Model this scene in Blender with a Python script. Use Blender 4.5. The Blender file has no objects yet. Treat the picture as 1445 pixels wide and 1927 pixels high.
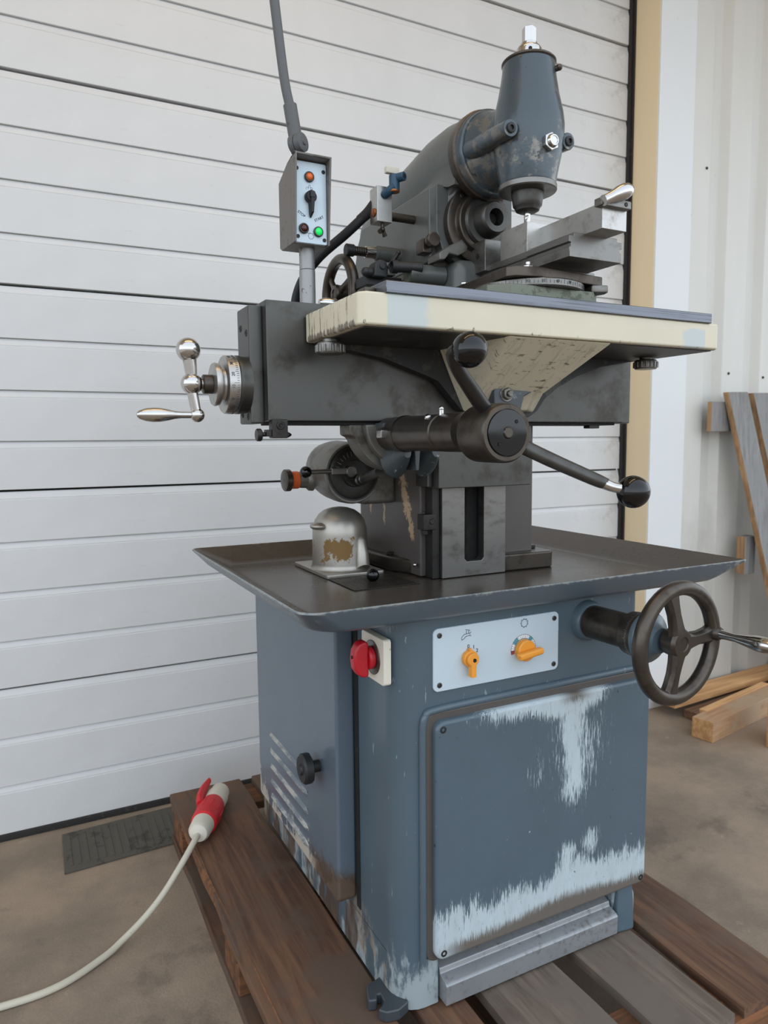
import bpy, bmesh, math, random
from mathutils import Vector as V, Matrix, Quaternion
import mathutils.noise as mnoise
random.seed(7)
C = bpy.context.scene.collection
SC = bpy.context.scene
PI = math.pi

# ------------------------------------------------------------------ camera
cam_d = bpy.data.cameras.new('camera'); cam = bpy.data.objects.new('camera', cam_d); C.objects.link(cam)
cam_d.sensor_fit = 'VERTICAL'; cam_d.sensor_height = 36.0; cam_d.sensor_width = 27.0
cam_d.lens = 25.075; cam_d.clip_start = 0.05
rt = V((.89134, -.45323, -.00953)); dn = V((-.05316, -.08364, -.99508)); fw = V((.45020, .88746, -.09864))
mw = Matrix((( rt.x, -dn.x, -fw.x, 0), (rt.y, -dn.y, -fw.y, 0), (rt.z, -dn.z, -fw.z, 0), (0, 0, 0, 1)))
cam.matrix_world = Matrix.Translation((0, 0, 1.15)) @ mw
cam_d.dof.use_dof = True; cam_d.dof.focus_distance = 1.25; cam_d.dof.aperture_fstop = 7.5
SC.camera = cam

# ------------------------------------------------------------------ sky and lamps
w = bpy.data.worlds.new('sky'); SC.world = w; w.use_nodes = True
nt = w.node_tree; bg = nt.nodes['Background']
tc = nt.nodes.new('ShaderNodeTexCoord'); sx = nt.nodes.new('ShaderNodeSeparateXYZ')
rp = nt.nodes.new('ShaderNodeValToRGB')
nt.links.new(tc.outputs['Generated'], sx.inputs[0]); nt.links.new(sx.outputs['Z'], rp.inputs[0])
el = rp.color_ramp.elements
el[0].position = 0.0; el[0].color = (.34, .34, .34, 1)
el[1].position = 1.0; el[1].color = (.66, .74, .86, 1)
for p, c in ((.03, (1.06, 1.16, 1.27, 1)), (.25, (1.00, 1.11, 1.23, 1)), (.55, (.76, .86, .98, 1))):
    e = el.new(p); e.color = c
nt.links.new(rp.outputs[0], bg.inputs['Color']); bg.inputs['Strength'].default_value = 1.82

def area(name, loc, rot, sx_, sy_, power, col):
    l = bpy.data.lights.new(name, 'AREA'); l.shape = 'RECTANGLE'; l.size = sx_; l.size_y = sy_
    l.energy = power; l.color = col
    o = bpy.data.objects.new(name, l); C.objects.link(o); o.location = loc; o.rotation_euler = rot
    return o
area('facade_lamp', (.35, .95, 3.62), (0, 0, 0), 2.2, .22, 9, (1, .66, .33))

SC.view_settings.view_transform = 'Standard'; SC.view_settings.look = 'None'
SC.view_settings.gamma = 1.0; SC.view_settings.use_curve_mapping = False
SC.view_settings.exposure = 0.0
SC.cycles.max_bounces = 6

# ------------------------------------------------------------------ material kit
def lin(v):
    v /= 255.0
    return v / 12.92 if v <= .04045 else ((v + .055) / 1.055) ** 2.4
def rgb(r, g, b): return (lin(r), lin(g), lin(b), 1)

BASE = V((.82, 1.40, .144))          # foot of the machine
class Mat:
    """one procedural material; coordinates are the object's own, shifted by org so that numbers read as scene metres"""
    def __init__(s, name, org=(0, 0, 0)):
        s.m = bpy.data.materials.new(name); s.m.use_nodes = True
        s.t = s.m.node_tree; s.b = s.t.nodes['Principled BSDF']
        tcn = s.t.nodes.new('ShaderNodeTexCoord')
        a = s.t.nodes.new('ShaderNodeVectorMath'); a.operation = 'ADD'
        s.t.links.new(tcn.outputs['Object'], a.inputs[0]); a.inputs[1].default_value = tuple(org)
        s.P = a.outputs[0]
        sep = s.t.nodes.new('ShaderNodeSeparateXYZ'); s.t.links.new(s.P, sep.inputs[0])
        s.x, s.y, s.z = sep.outputs
    def put(s, v, sock):
        if hasattr(v, 'is_linked'): s.t.links.new(v, sock)
        else: sock.default_value = v
    def f(s, op, a, b=0.0, c=None, clamp=False):
        n = s.t.nodes.new('ShaderNodeMath'); n.operation = op; n.use_clamp = clamp
        s.put(a, n.inputs[0]); s.put(b, n.inputs[1])
        if c is not None: s.put(c, n.inputs[2])
        return n.outputs[0]
    def add(s, a, b): return s.f('ADD', a, b)
    def sub(s, a, b): return s.f('SUBTRACT', a, b)
    def mul(s, a, b): return s.f('MULTIPLY', a, b)
    def mx(s, a, b): return s.f('MAXIMUM', a, b)
    def ss(s, v, a, b, lo=0.0, hi=1.0):
        n = s.t.nodes.new('ShaderNodeMapRange'); n.interpolation_type = 'SMOOTHSTEP'
        s.put(v, n.inputs[0]); n.inputs[1].default_value = a; n.inputs[2].default_value = b
        n.inputs[3].default_value = lo; n.inputs[4].default_value = hi
        return n.outputs[0]
    def bump(s, v, c, wd):            # 1 at c, 0 beyond c +- wd
        return s.ss(s.f('ABSOLUTE', s.sub(v, c)), 0, wd, 1, 0)
    def sc(s, k, off=(0, 0, 0)):
        n = s.t.nodes.new('ShaderNodeVectorMath'); n.operation = 'MULTIPLY_ADD'
        s.t.links.new(s.P, n.inputs[0]); n.inputs[1].default_value = k; n.inputs[2].default_value = off
        return n.outputs[0]
    def noise(s, scale, detail=4, rough=.55, k=(1, 1, 1), dist=0.0, off=(0, 0, 0)):
        n = s.t.nodes.new('ShaderNodeTexNoise'); n.inputs['Scale'].default_value = scale
        n.inputs['Detail'].default_value = detail; n.inputs['Roughness'].default_value = rough
        n.inputs['Distortion'].default_value = dist
        s.t.links.new(s.sc(k, off), n.inputs['Vector'])
        return n.outputs[0]
    def mix(s, fac, a, b):
        n = s.t.nodes.new('ShaderNodeMix'); n.data_type = 'RGBA'
        s.put(fac, n.inputs[0]); s.put(a, n.inputs[6]); s.put(b, n.inputs[7])
        return n.outputs[2]
    def scale_col(s, col, fac):
        n = s.t.nodes.new('ShaderNodeMix'); n.data_type = 'RGBA'; n.blend_type = 'MULTIPLY'
        n.inputs[0].default_value = 1.0; s.put(col, n.inputs[6])
        cb = s.t.nodes.new('ShaderNodeCombineColor')
        for i in range(3): s.put(fac, cb.inputs[i])
        s.t.links.new(cb.outputs[0], n.inputs[7])
        return n.outputs[2]
    def done(s, col, rough=.5, metal=0.0, bump=None, bs=.2, bd=.002, spec=.5, coat=0.0, emit=None, es=0.0, alpha=None):
        s.put(col, s.b.inputs['Base Color']); s.put(rough, s.b.inputs['Roughness']); s.put(metal, s.b.inputs['Metallic'])
        s.b.inputs['Specular IOR Level'].default_value = spec
        s.b.inputs['Coat Weight'].default_value = coat; s.b.inputs['Coat Roughness'].default_value = .12
        if bump is not None:
            n = s.t.nodes.new('ShaderNodeBump'); n.inputs['Strength'].default_value = bs; n.inputs['Distance'].default_value = bd
            s.t.links.new(bump, n.inputs['Height']); s.t.links.new(n.outputs[0], s.b.inputs['Normal'])
        if emit is not None:
            s.b.inputs['Emission Color'].default_value = emit; s.b.inputs['Emission Strength'].default_value = es
        return s.m

def worn(name, c1, c2, amount=.5, scale=30, rough=.4, metal=0.0, metal2=None, vary=.25, bs=.12, fine=220, k=(1, 1, 1), coat=0.0, rough2=None, spec=.5, soft=.05):
    """base colour c1 with patches of c2 where the noise exceeds amount"""
    m = Mat(name)
    n1 = m.noise(scale, 8, .68, k); n2 = m.noise(6, 4, .6); n3 = m.noise(fine, 3, .6, k)
    mask = m.ss(m.add(n1, m.mul(m.sub(n2, .5), .35)), amount, amount + soft)
    col = m.mix(mask, c1, c2)
    v = m.add(1 - vary / 2, m.mul(m.add(m.mul(n2, .7), m.mul(n3, .3)), vary))
    col = m.scale_col(col, v)
    r = m.add(rough - .08, m.mul(n2, .16))
    if rough2 is not None: r = m.add(m.mul(mask, rough2 - rough), r)
    me = metal
    if metal2 is not None: me = m.add(metal, m.mul(mask, metal2 - metal))
    return m.done(col, r, me, n3, bs, .0012, coat=coat, spec=spec)

BLUE = rgb(80, 95, 104); PALE = rgb(182, 194, 198); RUST = rgb(84, 66, 52)
M = {}
M['paint'] = worn('blue_grey_paint', BLUE, PALE, .72, 60, .32, vary=.2, bs=.06)
M['paint_dark'] = worn('dark_blue_grey_paint', rgb(66, 72, 76), rgb(120, 124, 126), .64, 50, .36, metal=.15, metal2=.7, vary=.35, bs=.2, fine=140)
m = Mat('hammered_grey_blue_paint', BASE)
n = m.noise(24, 8, .7); n2 = m.noise(6, 4, .6); n3 = m.noise(80, 3, .6)
fld = m.add(m.mul(m.bump(m.z, 1.650, .055), .13), m.mul(m.bump(m.z, 1.800, .03), .07))
mask = m.ss(m.add(m.add(n, fld), m.mul(m.sub(n2, .5), .4)), .58, .68)
chip = m.ss(m.add(m.noise(60, 6, .7, off=(3, 2, 1)), m.mul(fld, .4)), .66, .68)
col = m.scale_col(m.mix(mask, rgb(72, 82, 88), rgb(122, 119, 114)), m.add(.78, m.mul(n2, .45)))
col = m.mix(m.mul(chip, .8), col, rgb(58, 54, 52))
M['head'] = m.done(col, m.add(.24, m.mul(mask, .08)), m.add(.2, m.mul(mask, .5)), m.add(n3, m.mul(mask, -.6)), .30, .0012)
M['ram'] = worn('smooth_grey_paint', rgb(88, 90, 87), rgb(70, 66, 60), .56, 14, .34, vary=.3, bs=.08, soft=.2)
M['bracket_paint'] = worn('chipped_bracket_paint', rgb(64, 70, 72), rgb(140, 142, 140), .62, 50, .4, vary=.4, bs=.2, k=(1, 1, .5))
M['steel_dark'] = worn('oily_dark_steel', rgb(88, 87, 84), rgb(70, 67, 62), .48, 12, .40, metal=.85, vary=.35, bs=.07, fine=300, soft=.25)
M['steel'] = worn('ground_steel', rgb(128, 126, 122), rgb(96, 92, 85), .48, 14, .38, metal=.9, vary=.3, bs=.06, k=(1, 1, 2), soft=.25)
M['steel_light'] = worn('bright_machined_steel', rgb(178, 176, 172), rgb(148, 142, 134), .5, 30, .32, metal=.95, vary=.3, bs=.06, soft=.2)
M['chrome'] = worn('polished_steel', rgb(196, 192, 188), rgb(150, 138, 126), .6, 40, .15, metal=1, vary=.2, bs=.02, soft=.2)
M['iron'] = worn('dark_brown_cast_iron', rgb(84, 77, 70), rgb(60, 53, 47), .46, 22, .34, metal=.78, vary=.4, bs=.08, soft=.25)
M['iron_dark'] = worn('blackened_steel', rgb(54, 52, 50), rgb(40, 37, 34), .48, 30, .36, metal=.6, vary=.4, bs=.08, soft=.25)
mm = Mat('glossy_black_plastic'); M['black'] = mm.done(rgb(9, 9, 10), .06, spec=.5)
M['black_matte'] = worn('matt_black', rgb(30, 30, 31), rgb(44, 42, 40), .62, 60, .5, vary=.3)
M['void'] = worn('dark_recess', rgb(22, 21, 20), rgb(34, 30, 26), .6, 30, .8, vary=.3)
M['table_steel'] = worn('brushed_blue_steel', rgb(118, 121, 128), rgb(92, 93, 97), .46, 12, .36, metal=.85, vary=.4, bs=.06, k=(.25, 1, 22), soft=.2)
M['rubber'] = worn('black_rubber', rgb(40, 36, 35), rgb(58, 52, 48), .6, 50, .75, vary=.3)
M['mat'] = worn('grey_rubber_mat', rgb(84, 80, 72), rgb(66, 62, 56), .56, 30, .85, vary=.3, bs=.3)
M['red'] = worn('red_plastic', rgb(178, 20, 36), rgb(140, 14, 26), .7, 60, .35, vary=.15, bs=.02)
M['red_plug'] = worn('bright_red_plastic', rgb(206, 30, 38), rgb(170, 22, 30), .66, 60, .5, vary=.15, bs=.02)
M['orange'] = worn('orange_plastic', rgb(232, 152, 52), rgb(205, 126, 40), .68, 60, .42, vary=.12, bs=.02)
M['white_plastic'] = worn('off_white_plastic', rgb(214, 208, 192), rgb(160, 150, 132), .68, 40, .55, vary=.15)
M['cable'] = worn('pale_grey_cable_sheath', rgb(196, 190, 172), rgb(150, 142, 124), .66, 50, .6, vary=.15)
M['plate'] = worn('satin_aluminium_label_plate', rgb(196, 210, 218), rgb(174, 182, 186), .72, 50, .36, metal=.1, vary=.08, bs=.02)
M['ink'] = worn('engraved_dark_ink', rgb(70, 76, 84), rgb(80, 86, 92), .7, 50, .6)
M['ink_blue'] = worn('blue_grey_print', rgb(84, 150, 165), rgb(94, 158, 170), .7, 50, .6)
M['ink_red'] = worn('red_print', rgb(150, 62, 66), rgb(160, 70, 70), .7, 50, .6)
M['ink_pale'] = worn('pale_print', rgb(226, 230, 230), rgb(216, 222, 224), .7, 50, .6)
M['grey_iron'] = worn('grey_hammer_enamel', rgb(112, 110, 104), rgb(84, 78, 70), .48, 24, .42, metal=.45, vary=.35, bs=.25, fine=110, soft=.2)
M['pendant'] = worn('grey_speckled_enamel', rgb(112, 108, 102), rgb(92, 88, 82), .57, 40, .5, metal=.2, vary=.3, bs=.3, fine=260)
M['pole'] = worn('silver_speckled_enamel', rgb(152, 152, 150), rgb(104, 100, 96), .58, 60, .42, metal=.5, vary=.35, bs=.25)
M['rail'] = worn('worn_silver_paint', rgb(150, 152, 154), rgb(112, 108, 104), .5, 60, .4, metal=.4, vary=.35, bs=.2, soft=.25)
M['arm_grey'] = worn('grey_lamp_arm_paint', rgb(92, 93, 94), rgb(70, 68, 66), .64, 40, .5, vary=.25, bs=.1)
M['blue_valve'] = worn('petrol_blue_paint', rgb(40, 74, 96), rgb(86, 72, 52), .64, 60, .45, vary=.3)
M['brass'] = worn('worn_brass', rgb(150, 92, 52), rgb(110, 66, 38), .6, 50, .4, metal=.7, vary=.3)
M['orange_band'] = worn('orange_ring_band', rgb(214, 96, 44), rgb(170, 70, 34), .6, 50, .5, vary=.2)
M['amber'] = worn('amber_lens', rgb(226, 104, 40), rgb(236, 128, 60), .6, 80, .25, vary=.15)
M['dark_red'] = worn('dark_red_lens', rgb(70, 22, 24), rgb(88, 34, 34), .6, 80, .15, vary=.2)
mm = Mat('green_signal_lens'); M['green'] = mm.done(rgb(18, 190, 84), .25, emit=rgb(20, 230, 100), es=.55)
M['greenish'] = worn('green_stained_iron', rgb(112, 116, 104), rgb(86, 92, 78), .52, 60, .5, metal=.5, vary=.4, bs=.3)
M['beige'] = worn('beige_trim_sheet', rgb(238, 216, 178), rgb(228, 206, 168), .72, 30, .5, vary=.08, bs=.02)

# front panel: vertical scrub marks down the middle and along the bottom, browned lower edge
m = Mat('scrubbed_panel_paint', BASE)
u = m.mul(m.sub(m.x, .597), 1 / .508); v = m.mul(m.sub(m.z, .238), 1 / .436)
n = m.noise(170, 8, .78, (1, 1, .10)); nh = m.noise(620, 4, .7, (1, 1, .07), off=(2, 1, 3)); n2 = m.noise(26, 5, .6, (1, 1, .28)); n4 = m.noise(9, 3, .6)
uw = m.add(u, m.mul(m.sub(n4, .5), .10))
core = m.mul(m.bump(uw, .615, .115), m.ss(v, .40, .62))
core = m.mx(core, m.mul(m.mul(m.bump(uw, .585, .085), m.ss(v, .38, .28)), .95))
core = m.mx(core, m.mul(m.mul(m.bump(u, .70, .08), m.bump(v, .30, .13)), .85))
core = m.mx(core, m.mul(m.mul(m.bump(u, .64, .24), m.bump(v, .74, .34)), .62))
core = m.mx(core, m.mul(m.mul(m.bump(u, .44, .08), m.bump(v, .70, .16)), .46))
top = m.mul(m.ss(m.add(v, m.mul(m.bump(u, .58, .22), .05)), .89, 1.0), m.mul(m.ss(u, .06, .34), m.ss(u, .86, .70)))
bot = m.ss(m.add(v, m.add(m.mul(m.sub(n2, .5), .26), m.mul(m.bump(u, .62, .2), -.05))), .26, .11)
fld = m.mx(m.mx(core, top), bot)
mask = m.ss(m.add(m.mul(fld, .86), m.add(m.mul(m.sub(n, .5), 1.2), m.mul(m.sub(nh, .5), 1.9))), .36, .68)
mask = m.mx(mask, m.mul(m.ss(m.noise(120, 4, .6, (1, 1, .5), off=(3, 1, 2)), .72, .74), .6))
brown = m.mx(m.ss(m.add(v, m.add(m.mul(m.sub(nh, .5), .10), m.mul(m.bump(u, .58, .35), -.03))), .078, .036), m.mul(m.bump(u, .62, .10), m.ss(m.add(v, m.mul(m.sub(nh, .5), .10)), .945, .985)))
brown = m.mul(brown, m.ss(u, -.02, .14))
dot = m.ss(m.noise(75, 2, .5, off=(7, 2, 5)), .735, .75)
col = m.mix(mask, m.scale_col(BLUE, m.add(.90, m.mul(n4, .2))), m.scale_col(PALE, m.add(.8, m.mul(n2, .35))))
col = m.mix(m.mul(dot, .7), col, rgb(44, 48, 54)); col = m.mix(m.mul(brown, .92), col, rgb(90, 78, 66))
M['panel'] = m.done(col, m.add(.33, m.mul(mask, .2)), 0, n, .06, .001)

# cabinet casting: paint rubbed to primer low on the left side and on the front corner
m = Mat('cabinet_paint', BASE)
n = m.noise(70, 7, .7, (1, 1, .35)); n2 = m.noise(13, 5, .6, (1, 1, .5)); n4 = m.noise(5, 3, .6)
low = m.ss(m.add(m.z, m.mul(m.sub(n2, .5), .30)), .36, .20)
mask = m.ss(m.add(m.mul(low, .36), m.add(m.mul(m.sub(n2, .5), 1.5), m.mul(m.sub(n, .5), .7))), .27, .45)
edge = m.mul(m.ss(m.noise(90, 4, .6, (1, 1, .2), off=(1, 4, 2)), .68, .70), .6)
mask = m.mx(mask, edge)
tan = m.ss(m.noise(20, 4, .6, (1, 1, .4), off=(5, 5, 1)), .42, .56)
tan = m.mul(tan, m.ss(m.y, 1.05, 1.09))
col = m.mix(mask, m.scale_col(BLUE, m.add(.86, m.mul(n4, .28))), m.mix(tan, rgb(150, 160, 162), rgb(142, 126, 108)))
brn = m.mul(m.ss(m.add(m.z, m.mul(m.sub(n2, .5), .12)), .27, .22), m.ss(m.noise(16, 3, .6, (1, 1, .3), off=(2, 8, 3)), .55, .62))
brn = m.mul(brn, m.ss(m.y, 1.12, 1.18))
col = m.mix(m.mul(brn, .85), col, RUST)
M['cabinet'] = m.done(col, m.add(.28, m.mul(mask, .25)), 0, n, .06, .001)

m = Mat('cover_paint', BASE)
n = m.noise(70, 7, .7, (1, 1, .35)); n2 = m.noise(15, 5, .6); n4 = m.noise(5, 3, .6)
low = m.ss(m.add(m.z, m.mul(m.sub(n2, .5), .22)), .34, .27)
mask = m.ss(m.add(m.mul(low, .5), m.mul(m.sub(n, .5), .9)), .30, .42)
col = m.mix(mask, m.scale_col(rgb(90, 102, 113), m.add(.88, m.mul(n4, .24))), rgb(176, 166, 152))
brn = m.mul(m.mul(m.ss(m.add(m.z, m.mul(m.sub(n2, .5), .1)), .335, .30), m.ss(m.add(m.y, m.mul(m.sub(n, .5), .12)), 1.36, 1.30)), .95)
col = m.mix(brn, col, RUST)
M['cover'] = m.done(col, m.add(.26, m.mul(mask, .3)), 0, n, .05, .001)
M['louver'] = worn('louver_paint_rubbed', rgb(112, 120, 126), rgb(176, 172, 163), .44, 50, .4, vary=.2, k=(1, .35, 1), soft=.16)

# cream table casting, with retouched pale blue patches and rubbed edges
m = Mat('cream_paint', BASE)
n = m.noise(60, 8, .7); n2 = m.noise(12, 4, .6); n3 = m.noise(45, 6, .7, (1, 3, .35), off=(2, 3, 4))
pb = m.mx(m.mul(m.mul(m.ss(m.x, .499, .503), m.ss(m.x, .60, .545)), .8), m.mul(m.mul(m.ss(m.x, 1.11, 1.16), m.ss(m.x, 1.193, 1.189)), m.ss(m.z, 1.366, 1.350)))
pb = m.ss(m.add(pb, m.mul(m.sub(n, .5), .9)), .22, .62)
pb = m.mul(pb, m.ss(m.y, .985, .975))
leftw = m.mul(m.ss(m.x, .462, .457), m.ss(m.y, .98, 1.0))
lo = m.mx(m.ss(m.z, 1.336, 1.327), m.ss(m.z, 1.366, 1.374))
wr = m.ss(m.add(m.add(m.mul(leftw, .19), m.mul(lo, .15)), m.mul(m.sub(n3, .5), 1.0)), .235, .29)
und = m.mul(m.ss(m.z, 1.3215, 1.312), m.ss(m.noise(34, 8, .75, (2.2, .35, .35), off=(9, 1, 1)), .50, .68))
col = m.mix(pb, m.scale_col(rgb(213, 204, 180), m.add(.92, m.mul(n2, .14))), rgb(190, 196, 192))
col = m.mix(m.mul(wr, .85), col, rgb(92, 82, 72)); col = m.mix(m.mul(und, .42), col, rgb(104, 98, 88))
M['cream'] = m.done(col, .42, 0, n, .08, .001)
M['cast_dark'] = worn('shade_dark_casting', rgb(46, 46, 46), rgb(70, 68, 62), .58, 30, .5, metal=.2, vary=.4, bs=.25)  # dark tone carries the shade under the hollow table

# column: brown-grey paint chipped to tan in runs
m = Mat('column_paint', BASE)
n = m.noise(55, 8, .72); n2 = m.noise(8, 3, .6)
d = m.add(m.sub(m.y, 1.355), m.mul(m.sub(m.z, 1.0), -.35))
run = m.mul(m.bump(m.add(d, m.mul(m.sub(n, .5), .10)), .0, .022), m.ss(m.z, .90, .99))
run = m.mx(run, m.mul(m.bump(m.add(m.y, m.mul(m.sub(n, .5), .03)), 1.468, .008), m.ss(m.z, .93, 1.0)))
run = m.mx(run, m.mul(m.bump(m.add(m.y, m.mul(m.sub(n, .5), .03)), 1.54, .007), m.ss(m.z, .95, 1.02)))
run = m.mul(m.ss(run, .25, .5), m.ss(m.x, .80, .76))
col = m.mix(run, m.scale_col(rgb(92, 86, 82), m.add(.8, m.mul(n2, .4))), rgb(190, 164, 130))
M['column'] = m.done(col, .38, .25, n, .12, .001)

# chip tray
m = Mat('oily_tray_paint', BASE)
n = m.noise(40, 6, .65); n2 = m.noise(6, 4, .6)
rim = m.ss(m.add(m.z, m.mul(m.sub(n, .5), .016)), .8985, .902)
ext = m.mul(m.mx(m.ss(m.x, 1.25, 1.30), m.ss(m.x, .42, .37)), m.ss(m.noise(60, 6, .7, (.5, 1, 1), off=(1, 1, 1)), .54, .57))
col = m.scale_col(rgb(82, 74, 66), m.add(.7, m.mul(n2, .6)))
col = m.mix(m.mul(rim, .8), col, rgb(150, 132, 108))
M['tray'] = m.done(col, m.add(.20, m.mul(n2, .16)), .4, n, .05, .0008)
m = Mat('tray_outside_paint', BASE)
n = m.noise(70, 7, .7); n2 = m.noise(6, 4, .6)
rim = m.ss(m.add(m.z, m.mul(m.sub(n, .5), .022)), .8955, .900)
ext = m.mul(m.mx(m.ss(m.x, 1.20, 1.31), m.mul(m.ss(m.x, .40, .36), .7)), m.ss(m.noise(48, 6, .7, (.6, 1, 1), off=(1, 1, 1)), .50, .54))
col = m.scale_col(rgb(86, 97, 106), m.add(.85, m.mul(n2, .3)))
col = m.mix(m.mul(m.mx(rim, ext), .8), col, rgb(150, 152, 148))
M['tray_out'] = m.done(col, .32, 0, n, .06, .001)

# aluminium dome with flaking brown lacquer
m = Mat('flaking_aluminium', BASE)
n = m.noise(34, 8, .7, (1, 1, .7), off=(4, 2, 9)); n2 = m.noise(6, 3, .5)
patch = m.mul(m.bump(m.z, .922, .055), m.bump(m.x, .605, .055))
msk = m.ss(m.add(m.mul(patch, .34), m.add(n, m.mul(m.sub(n2, .5), .8))), .68, .72)
col = m.mix(msk, m.scale_col(rgb(176, 171, 162), m.add(.75, m.mul(n, .4))), rgb(122, 92, 48))
M['dome'] = m.done(col, m.add(.38, m.mul(msk, .1)), m.sub(.8, m.mul(msk, .6)), n, .15, .001)

# door: cool white paint, faint grime
m = Mat('white_door_paint')
n = m.noise(9, 5, .6); n2 = m.noise(60, 4, .6, (.25, 1, 1)); n3 = m.noise(2.0, 4, .6)
g = m.ss(m.noise(40, 7, .7, (.5, 1, 1), off=(4, 4, 4)), .64, .70)
edge = m.mul(m.ss(m.x, 1.9, 2.29), m.ss(m.noise(14, 6, .7, off=(1, 2, 3)), .5, .66))
dirt = m.mx(m.mul(g, .10), m.mul(edge, .28))
col = m.scale_col(rgb(214, 214, 213), m.add(.86, m.add(m.mul(n, .10), m.mul(n3, .16))))
col = m.mix(dirt, col, rgb(122, 112, 100))
M['door'] = m.done(col, .45, 0, n2, .10, .001)
m = Mat('white_cladding_paint')
n = m.noise(6, 5, .6, (1, 1, .3)); g = m.ss(m.noise(30, 6, .7, off=(4, 4, 4)), .66, .72)
low = m.mul(m.ss(m.add(m.z, m.mul(m.sub(m.noise(7, 5, .65, (1, 1, .6), off=(3, 3, 3)), .5), .9)), 1.0, .35), .45)
col = m.scale_col(rgb(214, 212, 205), m.add(.90, m.mul(n, .16))); col = m.mix(m.mx(m.mul(g, .22), low), col, rgb(140, 132, 122))
M['wall'] = m.done(col, .42, 0, n, .03, .001)
M['flashing'] = worn('bright_white_flashing', rgb(222, 224, 224), rgb(210, 211, 208), .7, 10, .4, vary=.06, bs=.01)

# concrete
m = Mat('worn_concrete')
n = m.noise(2.2, 6, .62); n2 = m.noise(14, 6, .7); n3 = m.noise(160, 3, .6); n5 = m.noise(420, 2, .6)
col = m.mix(m.ss(n, .38, .62), rgb(152, 134, 115), rgb(126, 112, 97))
col = m.scale_col(col, m.add(.72, m.add(m.mul(n2, .3), m.mul(n3, .3))))
sp = m.ss(n2, .64, .69); col = m.mix(m.mul(sp, .35), col, rgb(176, 158, 142))
st = m.ss(m.noise(3.2, 6, .7, off=(4, 9, 2)), .56, .66); col = m.mix(m.mul(st, .4), col, rgb(84, 74, 66))
M['concrete'] = m.done(col, .88, 0, m.add(n3, m.mul(n5, .6)), .5, .002)

def wood(name, c1, c2, ax, grain=60, weather=None, org=(0, 0, 0)):
    m = Mat(name, org)
    k = [1, 1, 1]; k[ax] = .06
    n = m.noise(grain, 6, .65, tuple(k), dist=.4); n2 = m.noise(6, 4, .6, tuple(max(q, .3) for q in k)); n3 = m.noise(5, 4, .65)
    col = m.mix(m.ss(n, .36, .64), c1, c2)
    col = m.scale_col(col, m.add(.62, m.mul(n2, .76)))
    if weather: col = m.mix(m.ss(n3, .44, .62), col, weather)
    return m.done(col, .72, 0, n, .35, .0015)
M['pallet'] = wood('dark_stained_pallet_wood', rgb(112, 80, 58), rgb(76, 52, 38), 1, 45, rgb(94, 76, 62))
M['pallet_grey'] = wood('greyed_pallet_wood', rgb(120, 106, 92), rgb(88, 76, 66), 1, 45, rgb(104, 94, 84))
M['pallet_x'] = wood('brown_crossboard_wood', rgb(130, 84, 50), rgb(84, 56, 36), 0, 45)
M['fresh'] = wood('fresh_cut_pine', rgb(214, 168, 116), rgb(186, 136, 88), 0, 50)
M['pine'] = wood('weathered_pine', rgb(188, 150, 112), rgb(160, 122, 88), 0, 50, rgb(172, 146, 118))
M['old'] = wood('old_brown_lumber', rgb(140, 106, 78), rgb(104, 78, 58), 0, 50)
M['grey_wood'] = wood('silver_grey_board', rgb(142, 141, 139), rgb(120, 118, 115), 2, 60, rgb(136, 135, 133))
M['grey_edge'] = wood('tan_board_edge', rgb(190, 152, 112), rgb(150, 116, 84), 2, 50)

# ------------------------------------------------------------------ mesh kit
def rrect(x0, x1, y0, y1, r, n=5):
    p = []
    rs = r if isinstance(r, (list, tuple)) else [r] * 4
    for (cx, cy, a0, rr) in ((x1, y1, 0, rs[0]), (x0, y1, 1, rs[1]), (x0, y0, 2, rs[2]), (x1, y0, 3, rs[3])):
        ox = cx - rr if a0 in (0, 3) else cx + rr; oy = cy - rr if a0 in (0, 1) else cy + rr
        for i in range(n + 1):
            a = (a0 + i / n) * PI / 2
            p.append((ox + rr * math.cos(a), oy + rr * math.sin(a)))
    return p
def cr(pts, n=8):
    """Catmull-Rom resample"""
    pts = [V(p) for p in pts]; q = [pts[0] * 2 - pts[1]] + pts + [pts[-1] * 2 - pts[-2]]; out = []
    for i in range(1, len(q) - 2):
        for k in range(n):
            t = k / n; a, b, c, d = q[i - 1:i + 3]
            out.append(.5 * ((2 * b) + (c - a) * t + (2 * a - 5 * b + 4 * c - d) * t * t + (3 * b - a - 3 * c + d) * t ** 3))
    out.append(pts[-1]); return out

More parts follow.
